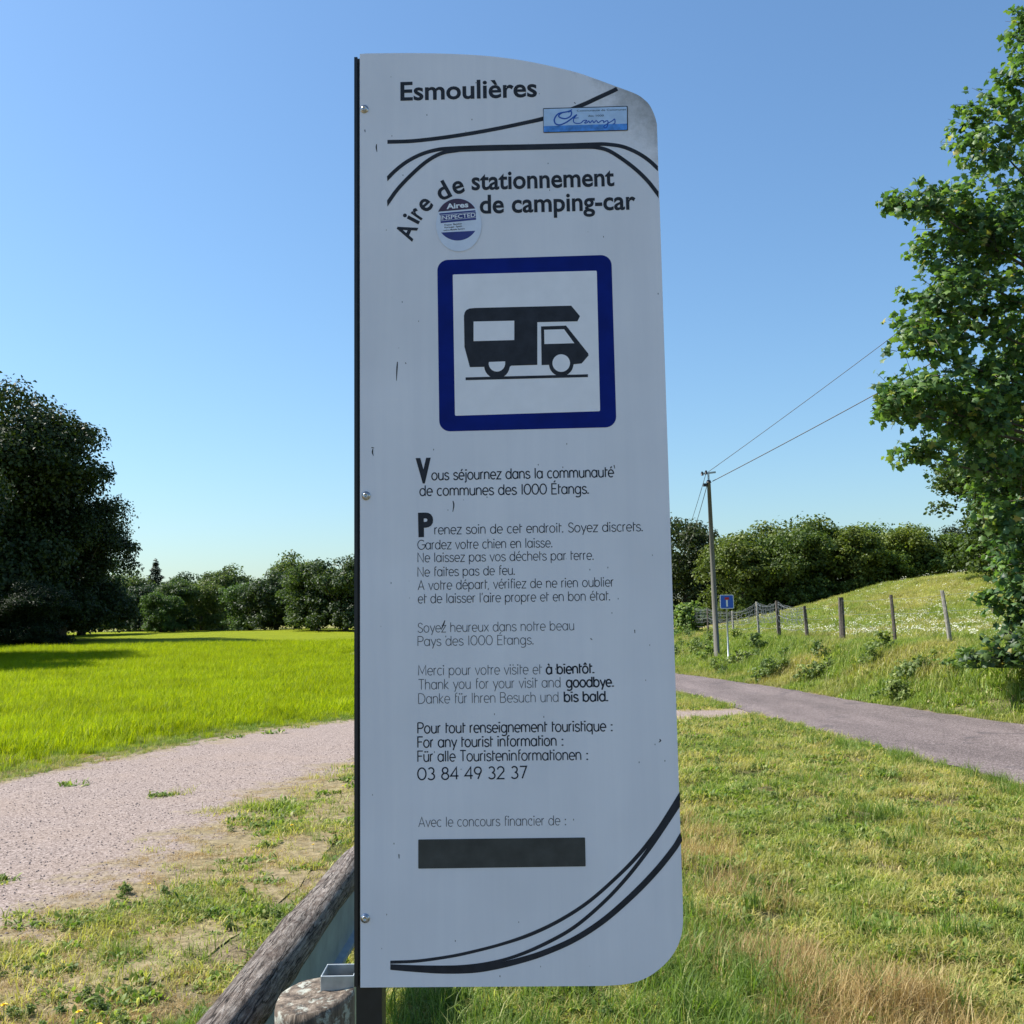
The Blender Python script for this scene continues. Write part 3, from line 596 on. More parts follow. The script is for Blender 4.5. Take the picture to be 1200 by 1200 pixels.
def wob(i, k):
    y = pts[i].y + base.y; a = k / 28 * math.tau
    w = 1 + .035 * math.sin(y * 5 + 1.3 * math.sin(a * 2)) + .03 * math.sin(a * 3 + y * 2.1) + .012 * math.sin(a * 11 + y * 1.7) + .010 * math.sin(a * 17 - y * .9)
    for ky, ka in knots:
        d2 = ((y - ky) / .07) ** 2 + (math.sin((a - ka) / 2) * 2 / .6) ** 2; w += .15 * math.exp(-d2)
    for ky in (3.62, 4.62, 5.7): w -= .05 * math.exp(-((y - ky + .05 * math.sin(a * 2)) / .03) ** 2)
    w -= .10 * math.exp(-((a - 1.9 - .1 * math.sin(y * 2)) / .05) ** 2) + .08 * math.exp(-((a - 5.2 - .15 * math.sin(y * 1.5)) / .05) ** 2)
    return w
mb = MB(); mb.tube(pts, [.074 + .004 * math.sin(i * .07) for i in range(n_)], 28, wob=wob)
mb.build('log', M_log, rail, True)
mb = MB()      # steel channel behind the log
for i0, i1 in ((0, n_ - 1),):
    a = pts[0]; c_ = pts[-1]
    prof = [(.030, -.03), (.050, -.03), (.052, -.05), (.052, -.235), (.082, -.243), (.082, -.262), (.042, -.256), (.042, -.06), (.030, -.04)]
    V = []; F = []; sel = [0, 20, 47, 60, 75, n_ - 1]
    for q in sel:
        for (dx, dz) in prof: V.append((pts[q].x + dx, pts[q].y, pts[q].z + dz))
    k = len(prof)
    for s in range(len(sel) - 1):
        for j in range(k): F.append((s * k + j, s * k + (j + 1) % k, (s + 1) * k + (j + 1) % k, (s + 1) * k + j))
    F += [tuple(range(k)), tuple(reversed(range((len(sel) - 1) * k, len(sel) * k)))]
    mb.add(V, F)
mb.build('steel_beam', plain('beam_steel', (.20, .245, .265), .6, metal=.1, var=.18, scale=9), rail)
def rail_post(x, y, ztop, r, slant, nm='wooden_post'):
    mb = MB(); nn = 32; V = []; F = []
    for j, z in enumerate((-.3, 0, .2, .4, ztop - .02, ztop)):
        for k in range(nn):
            a = k / nn * math.tau; rr = r * (1 + .03 * math.sin(a * 3 + 1) + .012 * math.sin(a * 9 + z * 3)) * (.965 if j == 5 else 1)
            sl = (slant[0] * math.cos(a) * r + slant[1] * math.sin(a) * r) if j >= 4 else 0
            V.append((x + rr * math.cos(a), y + rr * math.sin(a), z + sl))
    for j in range(5):
        for k in range(nn): F.append((j * nn + k, j * nn + (k + 1) % nn, (j + 1) * nn + (k + 1) % nn, (j + 1) * nn + k))
    for s in range(1, 4):
        for k in range(nn):
            a = V[5 * nn + k]; f_ = 1 - s / 4; V.append((x + (a[0] - x) * f_, y + (a[1] - y) * f_, ztop + (a[2] - ztop) * f_ + random.uniform(-.003, .003)))
    for s in range(3):
        for k in range(nn): F.append(((5 + s) * nn + k, (5 + s) * nn + (k + 1) % nn, (6 + s) * nn + (k + 1) % nn, (6 + s) * nn + k))
    F.append(tuple(range(8 * nn, 9 * nn)))
    V = [(p[0] - base.x, p[1] - base.y, p[2]) for p in V]
    return mesh_obj(nm, V, F, M_post, rail, True)
pp = at(368, 1166, 3.15)
rail_post(pp.x, pp.y, pp.z, .116, (.12, .12))
# open galvanised spacer box let into the post top
pc = at(399, 1150, 3.22); mb = MB(); w_, d_, t_ = .050, .055, .005
cx, cy = pc.x - base.x, pc.y - base.y; z0, z1 = .3, pc.z + .034
mb.box(cx - w_, cx + w_, cy - d_, cy - d_ + t_, z0, z1); mb.box(cx - w_, cx - w_ + t_, cy - d_ + t_, cy + d_ - t_, z0, z1); mb.box(cx - w_, cx + w_, cy + d_ - t_, cy + d_, z0, z1)
mb.box(cx + w_ - t_, cx + w_, cy - d_ + t_, cy - d_ + .045, z0, z1); mb.box(cx - w_ + t_, cx + w_ - t_, cy - d_ + t_, cy + d_ - t_, z0, z1 - .12)
sp = mb.build('spacer', M_galv, rail); bv = sp.modifiers.new('b', 'BEVEL'); bv.width = .004; bv.segments = 3
shadow_post = rail_post(-.42, 5.35, .60, .105, (.1, .05))  # unseen rear post, added to drop a shadow on the grass below the panel

# ------------------------------------------------------------------ trees and shrubs
def leaf_quads(P, Nn, size, r, asp=.62):
    """one small folded leaf (two triangles each side of the rib) at every point"""
    n = len(P); t = r.normal(size=(n, 3)); t -= (t * Nn).sum(1)[:, None] * Nn; t /= np.linalg.norm(t, axis=1)[:, None] + 1e-9
    b = np.cross(Nn, t); s = np.asarray(size)[:, None] if hasattr(size, '__len__') else size
    V = np.stack([P - t * s * .5, P + b * s * .5 * asp + Nn * s * .12, P + t * s * .5, P - b * s * .5 * asp + Nn * s * .12], 1).reshape(-1, 3)
    return V, np.arange(n * 4).reshape(-1, 4)
def lobed_crown(r, lobes, per, leaf, sub=22, subr=.42, flat_=1.):
    P = []; Nn = []
    for (cx, cy, cz, rx, ry, rz) in lobes:
        d = r.normal(size=(sub, 3)); d /= np.linalg.norm(d, axis=1)[:, None]; d[:, 2] = np.where(d[:, 2] < -.55, -d[:, 2] * .6, d[:, 2])
        for k in range(sub):
            c_ = np.array([cx, cy, cz]) + d[k] * np.array([rx, ry, rz]) * r.uniform(.55, .82); q = r.uniform(.65, 1.25) * subr * (rx + rz) / 2
            m = int(per * q * q); e = r.normal(size=(m, 3)); e /= np.linalg.norm(e, axis=1)[:, None]; e[:, 2] = np.where((e[:, 2] < -.3) & (r.random(m) < .6), -e[:, 2], e[:, 2])
            rad = q * (r.random(m) ** .35) * (1 + .12 * r.normal(size=m)); P.append(c_ + e * rad[:, None] * np.array([1, 1, .8])); 
            nn = e + r.normal(size=(m, 3)) * .65; nn[:, 2] += .35; Nn.append(nn / np.linalg.norm(nn, axis=1)[:, None])
    P = np.concatenate(P); Nn = np.concatenate(Nn); return P, Nn
M_bark = plain('bark', (.10, .08, .065), .9, var=.4, scale=6)
def limb(mb, p, d, ln, r0, depth, rr):
    pts = [Vector(p)]; d = Vector(d).normalized(); n = 4; rad = [r0]
    for i in range(n):
        d = (d + Vector((rr.uniform(-.16, .16), rr.uniform(-.16, .16), rr.uniform(-.02, .12)))).normalized(); pts.append(pts[-1] + d * ln / n); rad.append(r0 * (1 - .16 * (i + 1)))
    mb.tube(pts, rad, 7 if depth > 1 else 5)
    if depth > 0:
        for k in range(3):
            q = pts[2 + k % 3]; e = (d + Vector((rr.uniform(-1, 1), rr.uniform(-1, 1), rr.uniform(-.1, .6)))).normalized(); limb(mb, q, e, ln * .65, rad[2 + k % 3] * .62, depth - 1, rr)
def make_tree(name, seed, h, w, leaf, per, mat, lobes=None, trunk_h=.3, sub=22, subr=.42, tr=None):
    r = np.random.default_rng(seed); rr = random.Random(seed); t = empty(name, (0, 0, 0))
    mb = MB(); tr = tr or w * .035 + .06
    limb(mb, (0, 0, -.3), (0, 0, 1), h * .42, tr, 2, rr); mb.build('trunk', M_bark, t, True)
    if lobes is None:
        lobes = [(0, 0, h * .62, w * .42, w * .42, h * .34)]
        for k in range(5):
            a = k * 1.257 + rr.uniform(-.4, .4); q = w * .27; z = h * rr.uniform(.38, .7)
            lobes.append((q * math.cos(a), q * math.sin(a), z, w * .26, w * .26, h * .2))
        lobes.append((0, 0, h * .3, w * .40, w * .40, h * .24))
        for k in range(4):
            a = k * 1.57 + .5; lobes.append((w * .24 * math.cos(a), w * .24 * math.sin(a), h * .14, w * .24, w * .24, h * .15))
    P, Nn = lobed_crown(r, lobes, per, leaf, sub, subr)
    P = P[P[:, 2] > .02]if h < 4 else P
    Nn = Nn[:len(P)]
    V, F = leaf_quads(P, Nn, leaf * r.uniform(.7, 1.3, len(P)), r)
    mesh_obj('crown', V, F, mat, t, attr=np.repeat(np.clip(r.normal(.5, .2, len(P)), 0, 1), 4))
    return t
def children_of(o): return [c for c in bpy.data.objects if c.parent == o]
def copy_tree(src, loc, rz, sc, label, group=None, cat=None):
    ch = children_of(src); r = src.copy(); COL.objects.link(r)
    for c_ in ch:
        d = c_.copy(); COL.objects.link(d); d.parent = r
    r.location = loc; r.rotation_euler = (0, 0, rz); r.scale = sc; r['label'] = label
    if group: r['group'] = group
    if cat: r['category'] = cat
    return r
def place(t, loc, rz, sc, label, cat, group=None):
    t.location = loc; t.rotation_euler = (0, 0, rz); t.scale = sc; tag(t, label, cat, group); return t
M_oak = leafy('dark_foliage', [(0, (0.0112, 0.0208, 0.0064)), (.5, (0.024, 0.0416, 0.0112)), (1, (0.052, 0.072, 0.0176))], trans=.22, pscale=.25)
M_far = leafy('mid_foliage', [(0, (0.0333, 0.0617, 0.0228)), (.5, (0.0808, 0.123, 0.038)), (1, (0.152, 0.19, 0.057))], trans=.38, pscale=.15)
M_far2 = leafy('deep_foliage', [(0, (.018, .038, .020)), (.5, (.04, .068, .032)), (1, (.08, .115, .05))], trans=.3, pscale=.15)
M_hedge = leafy('hedge_foliage', [(0, (.035, .06, .012)), (.5, (.095, .14, .026)), (1, (.20, .24, .04))], patch=(.5, .7, (.12, .11, .04)), patch_amt=.3, trans=.3, pscale=.3)
M_maple = leafy('maple_foliage', [(0, (0.035, 0.07, 0.028)), (.4, (0.088, 0.15, 0.050)), (.8, (0.20, 0.27, 0.06)), (1, (0.46, 0.34, 0.105))], trans=.42, pscale=.6, rough=.48, spec=.4)
M_conif = leafy('conifer_foliage', [(0, (.010, .022, .014)), (1, (.03, .05, .03))], trans=.1, pscale=.3)

def G3(x, y, dz=0): return (x, y, float(zg(x, y)) + dz)
# big dark trees at the left
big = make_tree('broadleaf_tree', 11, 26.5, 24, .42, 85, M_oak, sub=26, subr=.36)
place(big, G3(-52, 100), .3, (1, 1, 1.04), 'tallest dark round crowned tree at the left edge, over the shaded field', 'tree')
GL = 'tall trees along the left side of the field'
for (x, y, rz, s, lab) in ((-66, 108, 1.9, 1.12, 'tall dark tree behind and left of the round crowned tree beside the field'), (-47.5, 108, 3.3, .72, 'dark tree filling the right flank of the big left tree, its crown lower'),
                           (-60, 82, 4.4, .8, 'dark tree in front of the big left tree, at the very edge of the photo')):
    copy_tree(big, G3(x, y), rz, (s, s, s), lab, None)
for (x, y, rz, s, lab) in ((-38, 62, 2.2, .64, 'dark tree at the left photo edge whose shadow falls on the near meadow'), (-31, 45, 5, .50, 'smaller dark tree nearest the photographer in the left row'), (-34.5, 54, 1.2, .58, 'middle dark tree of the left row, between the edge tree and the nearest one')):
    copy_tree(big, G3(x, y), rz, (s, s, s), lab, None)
# distant belt beyond the field
fa = make_tree('distant_tree', 21, 10, 9.5, .34, 95, M_far, subr=.40)
fb = make_tree('distant_tree', 22, 10, 8, .34, 95, M_far, sub=16, subr=.45)
fc_ = make_tree('distant_tree', 23, 10, 11, .36, 85, M_far2, subr=.38)
first = {id(fa): 1, id(fb): 1, id(fc_): 1}
BELT = [(fa, 118, 150, .85, 'pale crowned distant tree just right of the big dark tree'), (fb, 150, 165, 1.0, 'distant tree below the taller dark fir'), (fc_, 175, 158, .85, 'dark low distant tree between the pale crowned one and the light green one'),
        (fb, 205, 146, .82, 'light green conical distant tree in the middle of the left tree belt'), (fa, 236, 152, .8, 'rounded distant tree right of the light green conical one'), (fc_, 222, 168, 1.06, 'dark distant tree rising behind the rounded middle trees'),
        (fa, 190, 141, .62, 'small light bush like tree at the foot of the distant belt, left of its middle'), (fb, 262, 164, 1.05, 'distant tree whose top reaches the small slim conifer'), (fa, 292, 146, .86, 'broad light flanked distant tree at the notch of the belt'), (fc_, 322, 142, .9, 'dark broad distant tree left of the tall end of the belt'),
        (fb, 345, 155, 1.15, 'distant tree with ragged top behind the dark broad one'), (fa, 372, 130, 1.0, 'tall distant tree with light clumps near the sign edge'), (fc_, 405, 126, 1.0, 'darkest distant tree of the belt touching the sign edge'),
        (fb, 440, 132, 1.0, 'distant tree hidden mostly behind the sign, at the right end of the left belt'), (fa, 480, 140, .95, 'distant tree fully behind the sign, first of five from the left'), (fc_, 530, 145, .95, 'distant tree fully behind the sign, second of five from the left'), (fb, 590, 150, .95, 'distant tree fully behind the sign, third of five from the left'), (fa, 650, 140, .95, 'distant tree fully behind the sign, fourth of five from the left'), (fc_, 710, 130, .9, 'distant tree fully behind the sign, last of five from the left')]
GB = 'distant trees beyond the field'
for k, (src, px, d, s, lab) in enumerate(BELT):
    x = (px - 600) / 1200 * d; hs = s * (1 + .06 * math.sin(k * 2.1))
    if first[id(src)]:
        first[id(src)] = 0; pend = (src, G3(x, d, -.3), k * 1.3, (s * 1.05, s * 1.05, hs), lab)
        place(pend[0], pend[1], pend[2], pend[3], pend[4], 'tree', GB)
    else: copy_tree(src, G3(x, d, -.3), k * 1.3, (s * 1.05, s * 1.05, hs), lab, GB, 'tree')
def make_conifer(seed, h, w):
    r = np.random.default_rng(seed); t = empty('conifer_tree', (0, 0, 0)); mb = MB(); mb.tube([(0, 0, -.3), (0, 0, h * .5), (0, 0, h)], [.2, .12, .02], 6); mb.build('trunk', M_bark, t, True)
    n = 5200; z = h * (1 - r.random(n) ** .55 * .95); tier = .75 + .25 * np.cos(z * 5.2); rad = w / 2 * (1 - z / h) ** .85 * tier * r.random(n) ** .4 + .05; a = r.random(n) * math.tau
    P = np.stack([rad * np.cos(a), rad * np.sin(a), z - rad * .2], 1); Nn = np.stack([np.cos(a) * .5, np.sin(a) * .5, np.ones(n)], 1) + r.normal(size=(n, 3)) * .4; Nn /= np.linalg.norm(Nn, axis=1)[:, None]
    V, F = leaf_quads(P, Nn, .42 * r.uniform(.6, 1.2, n), r, .35); mesh_obj('crown', V, F, M_conif, t, attr=np.repeat(r.random(n), 4)); return t
cf1 = make_conifer(5, 11.5, 5.0)
place(cf1, G3((181 - 600) / 1200 * 172, 172), 0, (1.7, 1.7, 1.0), 'dark fir with a pointed top rising above the distant belt, wider of the two', 'tree')
copy_tree(cf1, G3((262 - 600) / 1200 * 172, 172), 1, (.8, .8, .88), 'slim small pointed conifer above the notch of the distant belt', None, 'tree')
for k, (px, d, s, lab) in enumerate([(-20, 120, 1.2, 'dark undergrowth tree below the left end of the big crown'), (25, 125, 1.2, 'dark undergrowth tree behind the trunk of the big left tree'), (62, 128, 1.15, 'dark undergrowth tree right of the trunk of the big left tree'), (95, 132, 1.15, 'dark undergrowth tree where the big crown meets the belt')]):
    copy_tree(fc_, G3((px - 600) / 1200 * d, d, -.3), k * 2.1, (s, s, s), lab, GB, 'tree')
for k, (x, y, s, lab) in enumerate([(-43, 90, .62, 'low dark bush in front of the big left tree, right of its trunk'), (-50, 88, .6, 'low dark bush hiding the foot of the big left tree'), (-45, 78, .6, 'dark bush in the shade at the left photo edge')]):
    copy_tree(big, G3(x, y, -.5), k * 1.7, (s * .62, s * .62, s * .42), lab, 'dark bushes at the foot of the big left tree', 'bush')
# hedge trees beyond the hill on the right
h1 = make_tree('hedge_tree', 31, 8, 7.5, .25, 170, M_hedge, subr=.36); h2 = make_tree('hedge_tree', 32, 8, 8.5, .27, 150, M_hedge, sub=18, subr=.4)
h3 = make_tree('hedge_tree', 33, 8, 7, .22, 180, M_oak, subr=.36)
HG = 'trees of the hedge behind the grassy hill'
HT = [(h3, 800, 74, 10.2, 'dark loose tree beside the right edge of the sign, left of the utility pole'), (h3, 822, 80, 8.0, 'dark tree between the sign and the utility pole, lower than its neighbour'),
      (h1, 862, 66, 7.9, 'sunlit bushy tree just right of the utility pole'), (h2, 893, 68, 9.0, 'broad sunlit hedge tree above the wire netting'), (h3, 880, 78, 8.6, 'dark tree behind the first sunlit hedge trees'),
      (h1, 925, 66, 8.5, 'hedge tree with pale sprays above the left foot of the hill'), (h2, 958, 69, 9.2, 'tall hedge tree left of the middle of the hill'), (h3, 945, 76, 9.0, 'dark tree behind the middle of the hedge'),
      (h1, 990, 68, 8.8, 'brownish green hedge tree over the slope of the hill'), (h2, 1022, 70, 8.9, 'broad hedge tree near the crest of the hill'), (h1, 1054, 70, 8.8, 'hedge tree with a reddish low side at the crest'),
      (h2, 1090, 71, 8.6, 'last hedge tree at the right before the taller green tree'), (h3, 1065, 80, 8.8, 'dark tree behind the right part of the hedge'), (h3, 1125, 72, 8.8, 'dark hedge tree behind the crest, partly behind the maple')]
seen = set()
for k, (src, px, d, ztop, lab) in enumerate(HT):
    x = (px - 600) / 1200 * d; z0 = float(zg(x, d)); s = (ztop - z0) / 8.0; w = max(s, .8) * 1.0
    if src.name not in seen: seen.add(src.name); place(src, (x, d, z0 - .3), k * 1.1, (w, w, s), lab, 'tree', HG)
    else: copy_tree(src, (x, d, z0 - .3), k * 1.1, (w, w, s), lab, HG, 'tree')
# the tall tree half hidden behind the maple
mt = make_tree('broadleaf_tree', 41, 10, 9, .22, 260, leafy('fresh_foliage', [(0, (.02, .04, .012)), (.5, (.045, .08, .02)), (1, (.09, .13, .03))], trans=.35, pscale=.4), subr=.36)
place(mt, G3(23.6, 46, -.4), 0, (1, 1, .88), 'fuller green tree beyond the hill crest, half hidden behind the maple leaves', 'tree')

# maple by the road: palmate leaves on sprays
def maple_leaf():
    o = [(0, -.38), (.14, -.16), (.36, -.20), (.34, .02), (.46, .24), (.24, .30), (.0, .58), (-.24, .30), (-.46, .24), (-.34, .02), (-.36, -.20), (-.14, -.16)]
    return np.array([(x, y, -.55 * abs(x) - .35 * y * y) for x, y in o] + [(0, .05, 0)]), [(12, i, (i + 1) % 12) for i in range(12)]
def sprays(r, lobes, nspray, per, spread, size, droop=.5, shell=.35):
    LV, LF = maple_leaf(); P = []; Nn = []; twigs = []
    vol = np.array([l[3] * l[4] * l[5] * (l[6] if len(l) > 6 else 1) for l in lobes]); cnt = np.maximum((vol / vol.sum() * nspray).astype(int), 14)
    for l, m in zip(lobes, cnt):
        for _ in range(m):
            d = r.normal(size=3); d /= np.linalg.norm(d); rad = r.random() ** shell; c_ = np.array(l[:3]) + d * rad * np.array(l[3:6])
            out = d * np.array([1, 1, .35]) + r.normal(size=3) * .35; out /= np.linalg.norm(out); twigs.append((c_ - out * spread * 1.2, c_ + out * spread))
            k = max(3, int(per * r.uniform(.6, 1.4))); t = r.uniform(-1, 1, k)
            q = c_ + out * (t * spread)[:, None] + r.normal(size=(k, 3)) * spread * np.array([.38, .38, .22]); q[:, 2] -= np.abs(t) * spread * .2; P.append(q)
            nn = r.normal(size=(k, 3)) * .68 + np.array([0, 0, .8]) + d * droop; Nn.append(nn / np.linalg.norm(nn, axis=1)[:, None])
    P = np.concatenate(P); Nn = np.concatenate(Nn); n = len(P)
    t = r.normal(size=(n, 3)); t[:, 2] -= .8; t -= (t * Nn).sum(1)[:, None] * Nn; t /= np.linalg.norm(t, axis=1)[:, None]; b_ = np.cross(t, Nn); s = size * r.uniform(.65, 1.25, n)
    V = P[:, None] + (LV[None, :, 0:1] * b_[:, None] + LV[None, :, 1:2] * t[:, None] + LV[None, :, 2:3] * Nn[:, None]) * s[:, None, None]
    F = (np.array(LF)[None] + (np.arange(n) * 13)[:, None, None]).reshape(-1, 3)
    return V.reshape(-1, 3), F, np.repeat(np.clip(r.normal(.45, .22, n), 0, 1), 13), twigs
r_ = np.random.default_rng(77); MX, MY = 12.9, 20.8
maple = empty('maple_tree', G3(MX, MY)); mz = maple.location.z
tag(maple, 'maple tree with lobed sunlit leaves reaching in from the right edge above the road bank', 'tree')
lob = []
def ml(px, py, d, rx, rz=None, wgt=1):
    p = at(px, py, d); lob.append((p.x - MX, p.y - MY, p.z - mz, rx, rx, rz or rx, wgt))
ml(1245, 330, 20.5, 2.4, 2.4, .7); ml(1145, 260, 20, 1.1, .9, 2); ml(1080, 235, 19.5, .62, .4, 4); ml(1160, 160, 20.3, .75, .9, 2); ml(1215, 90, 20.5, .8, 1.3, 1.5); ml(1205, 30, 20.3, .35, .45, 3)
ml(1120, 360, 19.8, 1.05, .9, 2); ml(1075, 400, 19.3, .6, .55, 3); ml(1075, 465, 19, .75, .5, 3); ml(1130, 470, 19.5, 1.1, .9, 2); ml(1040, 470, 18.8, .35, .25, 4); ml(1080, 530, 19, .35, .2, 5); ml(1190, 480, 20, 1.4, 1.4, 1.3)
ml(1195, 600, 19.6, .9, 1.1, 2); ml(1190, 690, 19, .55, .9, 3); ml(1300, 500, 21, 2.4, 3.0, .35); ml(1290, 200, 21, 2.2, 2.6, .35); ml(1165, 540, 19.4, .7, .4, 2); ml(1105, 300, 19.8, .7, .5, 2)
V, F, tint, tw = sprays(r_, lob, 1600, 14, .27, .172)
mesh_obj('crown', V, F, M_maple, maple, attr=tint)
mb = MB(); rr = random.Random(5); limb(mb, (0, 0, -.4), (0, 0, 1), 7.5, .2, 1, rr)
for l in lob:
    e = Vector(l[:3]); s_p = Vector((0, 0, max(.8, e.z * .72 - .4))); m_ = (s_p + e) / 2 + Vector((0, 0, .25)); mb.tube([s_p, m_, s_p.lerp(e, .82), e], [.06, .035, .018, .008], 6)
mb.build('trunk', M_bark, maple, True)
mb = MB()
for a, b_ in tw: mb.tube([a, b_], [.008, .004], 3, cap=False)
tag(mb.build('twigs', M_bark, maple), kind='stuff')
# shrub at the maple's foot and plants on the bank
def make_shrub(name, seed, lobes, n, per, size, loc, label, cat, mat=M_maple, spread=.18):
    r = np.random.default_rng(seed); t = empty(name, loc); V, F, ti, tw = sprays(r, lobes, n, per, spread, size, shell=.45); V[:, 2] = np.maximum(V[:, 2], .01)
    mesh_obj('foliage', V, F, mat, t, attr=ti); mb = MB()
    for a, b_ in tw[::2]: mb.tube([(a[0] * .15, a[1] * .15, 0), (a[0] * .7, a[1] * .7, a[2] * .6), a, b_], [.014, .01, .006, .003], 3, cap=False)
    mb.build('stems', M_bark, t); return tag(t, label, cat)
bx, by = 9.35, 18.5
make_shrub('shrub', 3, [(.45, 0, .9, .8, .8, 1.0), (.65, .2, 2.2, .55, .6, 1.0), (-.2, -.5, .35, .8, .6, .4), (-.9, -.5, .2, .6, .5, .25), (.6, -.7, .2, .9, .5, .3)], 620, 12, .15, G3(bx, by), 'dense leafy shrub under the maple, spreading down the bank to the road verge', 'shrub')
M_br = leafy('bramble_foliage', [(0, (0.075, 0.112, 0.0312)), (.5, (0.163, 0.225, 0.0625)), (1, (0.312, 0.35, 0.125))], trans=.4, pscale=.8)
for k, (px, py, d, s, lab) in enumerate([(958, 762, 26.5, .55, 'dark green leafy weed on the bank below the thick dark fence post'), (866, 742, 33, .6, 'bramble clump on the bank behind the blue road sign'), (826, 745, 40, .7, 'bushy bramble left of the utility pole'), (1075, 760, 22, .5, 'straggly weed clump left of the maple shrub')]):
    p = at(px, py, d); make_shrub('bramble', 50 + k, [(0, 0, .35 * s, s, s * .8, .45 * s), (.4 * s, 0, .5 * s, .5 * s, .5 * s, .4 * s)], 60, 10, .10, G3(p.x, p.y), lab, 'plant', M_br, .14)
# light bush in the far gap next to the sign
make_shrub('bush', 71, [(0, 0, .9, .9, .9, .9)], 150, 10, .22, G3((806 - 600) / 1200 * 56, 56), 'small bright green bush in the gap beside the sign edge, behind the fence', 'bush', M_br, .3)

# ------------------------------------------------------------------ fence, pole, road sign
M_fp = [plain('fence_wood_dark', (.085, .07, .058), .9, var=.5, scale=14), plain('fence_wood_grey', (.27, .25, .22), .9, var=.35, scale=14)]
FP = [(1104, 692, 24.2, .05, .13, 1, 'leaning pale fence post, nearest the maple'), (1044, 697, 27, .045, .055, 0, 'dark fence post second from the maple, leaning slightly left'), (985, 700, 30.5, .085, 0, 0, 'thickest dark fence post, in the middle of the fence'),
      (942.5, 710, 34.5, .06, .05, 0, 'short fence post where the wire netting begins'), (910.5, 704, 38, .075, .02, 0, 'dark fence post in the middle of the tangled netting'), (886.5, 705, 41.5, .05, .05, 1, 'slim pale fence post between tangled netting and the blue sign'),
      (858, 716, 46, .045, .03, 1, 'pale fence post just right of the blue road sign'), (829, 712, 52, .05, 0, 0, 'fence post close left of the utility pole'), (808, 709, 57, .06, 0, 0, 'tall dark fence post near the sign edge'), (801.5, 722, 60, .06, 0, 1, 'last pale fence post at the sign edge')]
tops = []
for k, (px, py, d, r0, lean, mi, lab) in enumerate(FP):
    T = at(px, py, d); gz = float(zg(T.x, d)); t = empty('fence_post', (T.x + lean * 1.0, d, gz)); h = T.z - gz
    mb = MB(); rr = random.Random(k); nn = 8; mb.tube([(0, 0, -.3), (-lean * .3, 0, h * .3), (-lean * .65, 0, h * .65), (-lean, 0, h)], [r0 * 1.05, r0 * 1.02, r0 * .97, r0 * .9], nn, wob=lambda i, j: 1 + .12 * math.sin(j * 2.4 + i + k))
    o = mb.build('fence_post', M_fp[mi], None, False); bpy.data.objects.remove(t); o.location = (T.x + lean, d, gz); o.name = 'fence_post'
    tag(o, lab, 'fence post', 'posts of the wire fence above the road bank'); tops.append((Vector((T.x, d, T.z)), Vector((T.x + lean, d, gz))))
M_wire = plain('fence_wire', (.24, .25, .26), .5, metal=.5, var=.2)
wf = empty('wire_netting', tops[0][1]); b0 = wf.location.copy()
tag(wf, 'sagging sheep wire strung between the fence posts above the bank', 'wire netting')
ex = [(Vector((11.0, 17.5, 2.5)), Vector((11.0, 17.5, 1.35)))] + tops
for fr_ in (.92, .62, .32):
    for i in range(len(ex) - 1):
        a = ex[i][1].lerp(ex[i][0], fr_); c_ = ex[i + 1][1].lerp(ex[i + 1][0], fr_); sag = .10 if i >= 3 else .03
        mb = MB(); mb.tube([a.lerp(c_, t) - b0 - Vector((0, 0, 4 * sag * t * (1 - t))) for t in np.linspace(0, 1, 7)], (.0028 if fr_ > .5 else .0015) if i < 4 else .006, 4, cap=False); mb.build('wire', M_wire, wf)
mb = MB(); rr = random.Random(9)       # tangled netting between the farther posts
for i in range(4, 9):
    for s in range(26):
        t = s / 26; a = ex[i][1].lerp(ex[i][0], .95 - .3 * rr.random() * 0); 
        T0 = ex[i][0].lerp(ex[i + 1][0], t); B0 = ex[i][1].lerp(ex[i + 1][1], t); sag = .35 * 4 * t * (1 - t) * (.4 + .6 * math.sin(i * 2.2) ** 2) * .4
        p = B0.lerp(T0, .98) - Vector((0, 0, sag)); q = B0.lerp(T0, .45) - Vector((rr.uniform(-.2, .2), 0, sag * .6)); mb.tube([p - b0, (p + q) / 2 + Vector((rr.uniform(-.12, .12), rr.uniform(-.1, .1), 0)) - b0, q - b0], .006, 3, cap=False)
    for lv in range(5):
        mb.tube([(ex[i][1].lerp(ex[i][0], .97 - lv * .12).lerp(ex[i + 1][1].lerp(ex[i + 1][0], .97 - lv * .12), t) + Vector((0, rr.uniform(-.04, .04), rr.uniform(-.04, .04) - .2 * 4 * t * (1 - t) * .6)) - b0) for t in np.linspace(0, 1, 14)], .006, 3, cap=False)
tag(mb.build('netting_mesh', M_wire, wf), kind='stuff')

M_pole, nt, b = new_mat('pole_wood'); O = opos(nt); g1 = noise(nt, mapping(nt, O, (20, 20, .8)), 1.5, 5, .7)
nt.links.new(ramp(nt, g1.outputs[0], [(.3, (.07, .065, .055)), (.7, (.19, .18, .15))]).outputs[0], b.inputs['Base Color']); b.inputs['Roughness'].default_value = .85
pb = at(840.5, 768, 36); pt = at(830.5, 564, 36); gz = float(zg(pb.x, 36))
pole = empty('utility_pole', (pb.x, 36, gz)); tag(pole, 'slim wooden utility pole with a small crossarm beside the road, left of the blue sign', 'utility pole')
dx = pt.x - pb.x; hz = pt.z - gz
mb = MB(); mb.tube([(0, 0, -.4), (dx * .5, 0, hz * .5), (dx, 0, hz)], [.105, .088, .066], 14); mb.build('pole', M_pole, pole, True)
mb = MB(); mb.tube([(dx, 0, hz), (dx, 0, hz + .27)], .035, 8); mb.build('bracket', M_galv, pole)
mb = MB(); Mr = Matrix.Translation((dx, 0, hz + .29)) @ Matrix.Rotation(R(-6), 4, 'Y'); mb.box(-.26, .26, -.03, .03, -.025, .035, Mr); mb.build('crossarm', M_galv, pole)
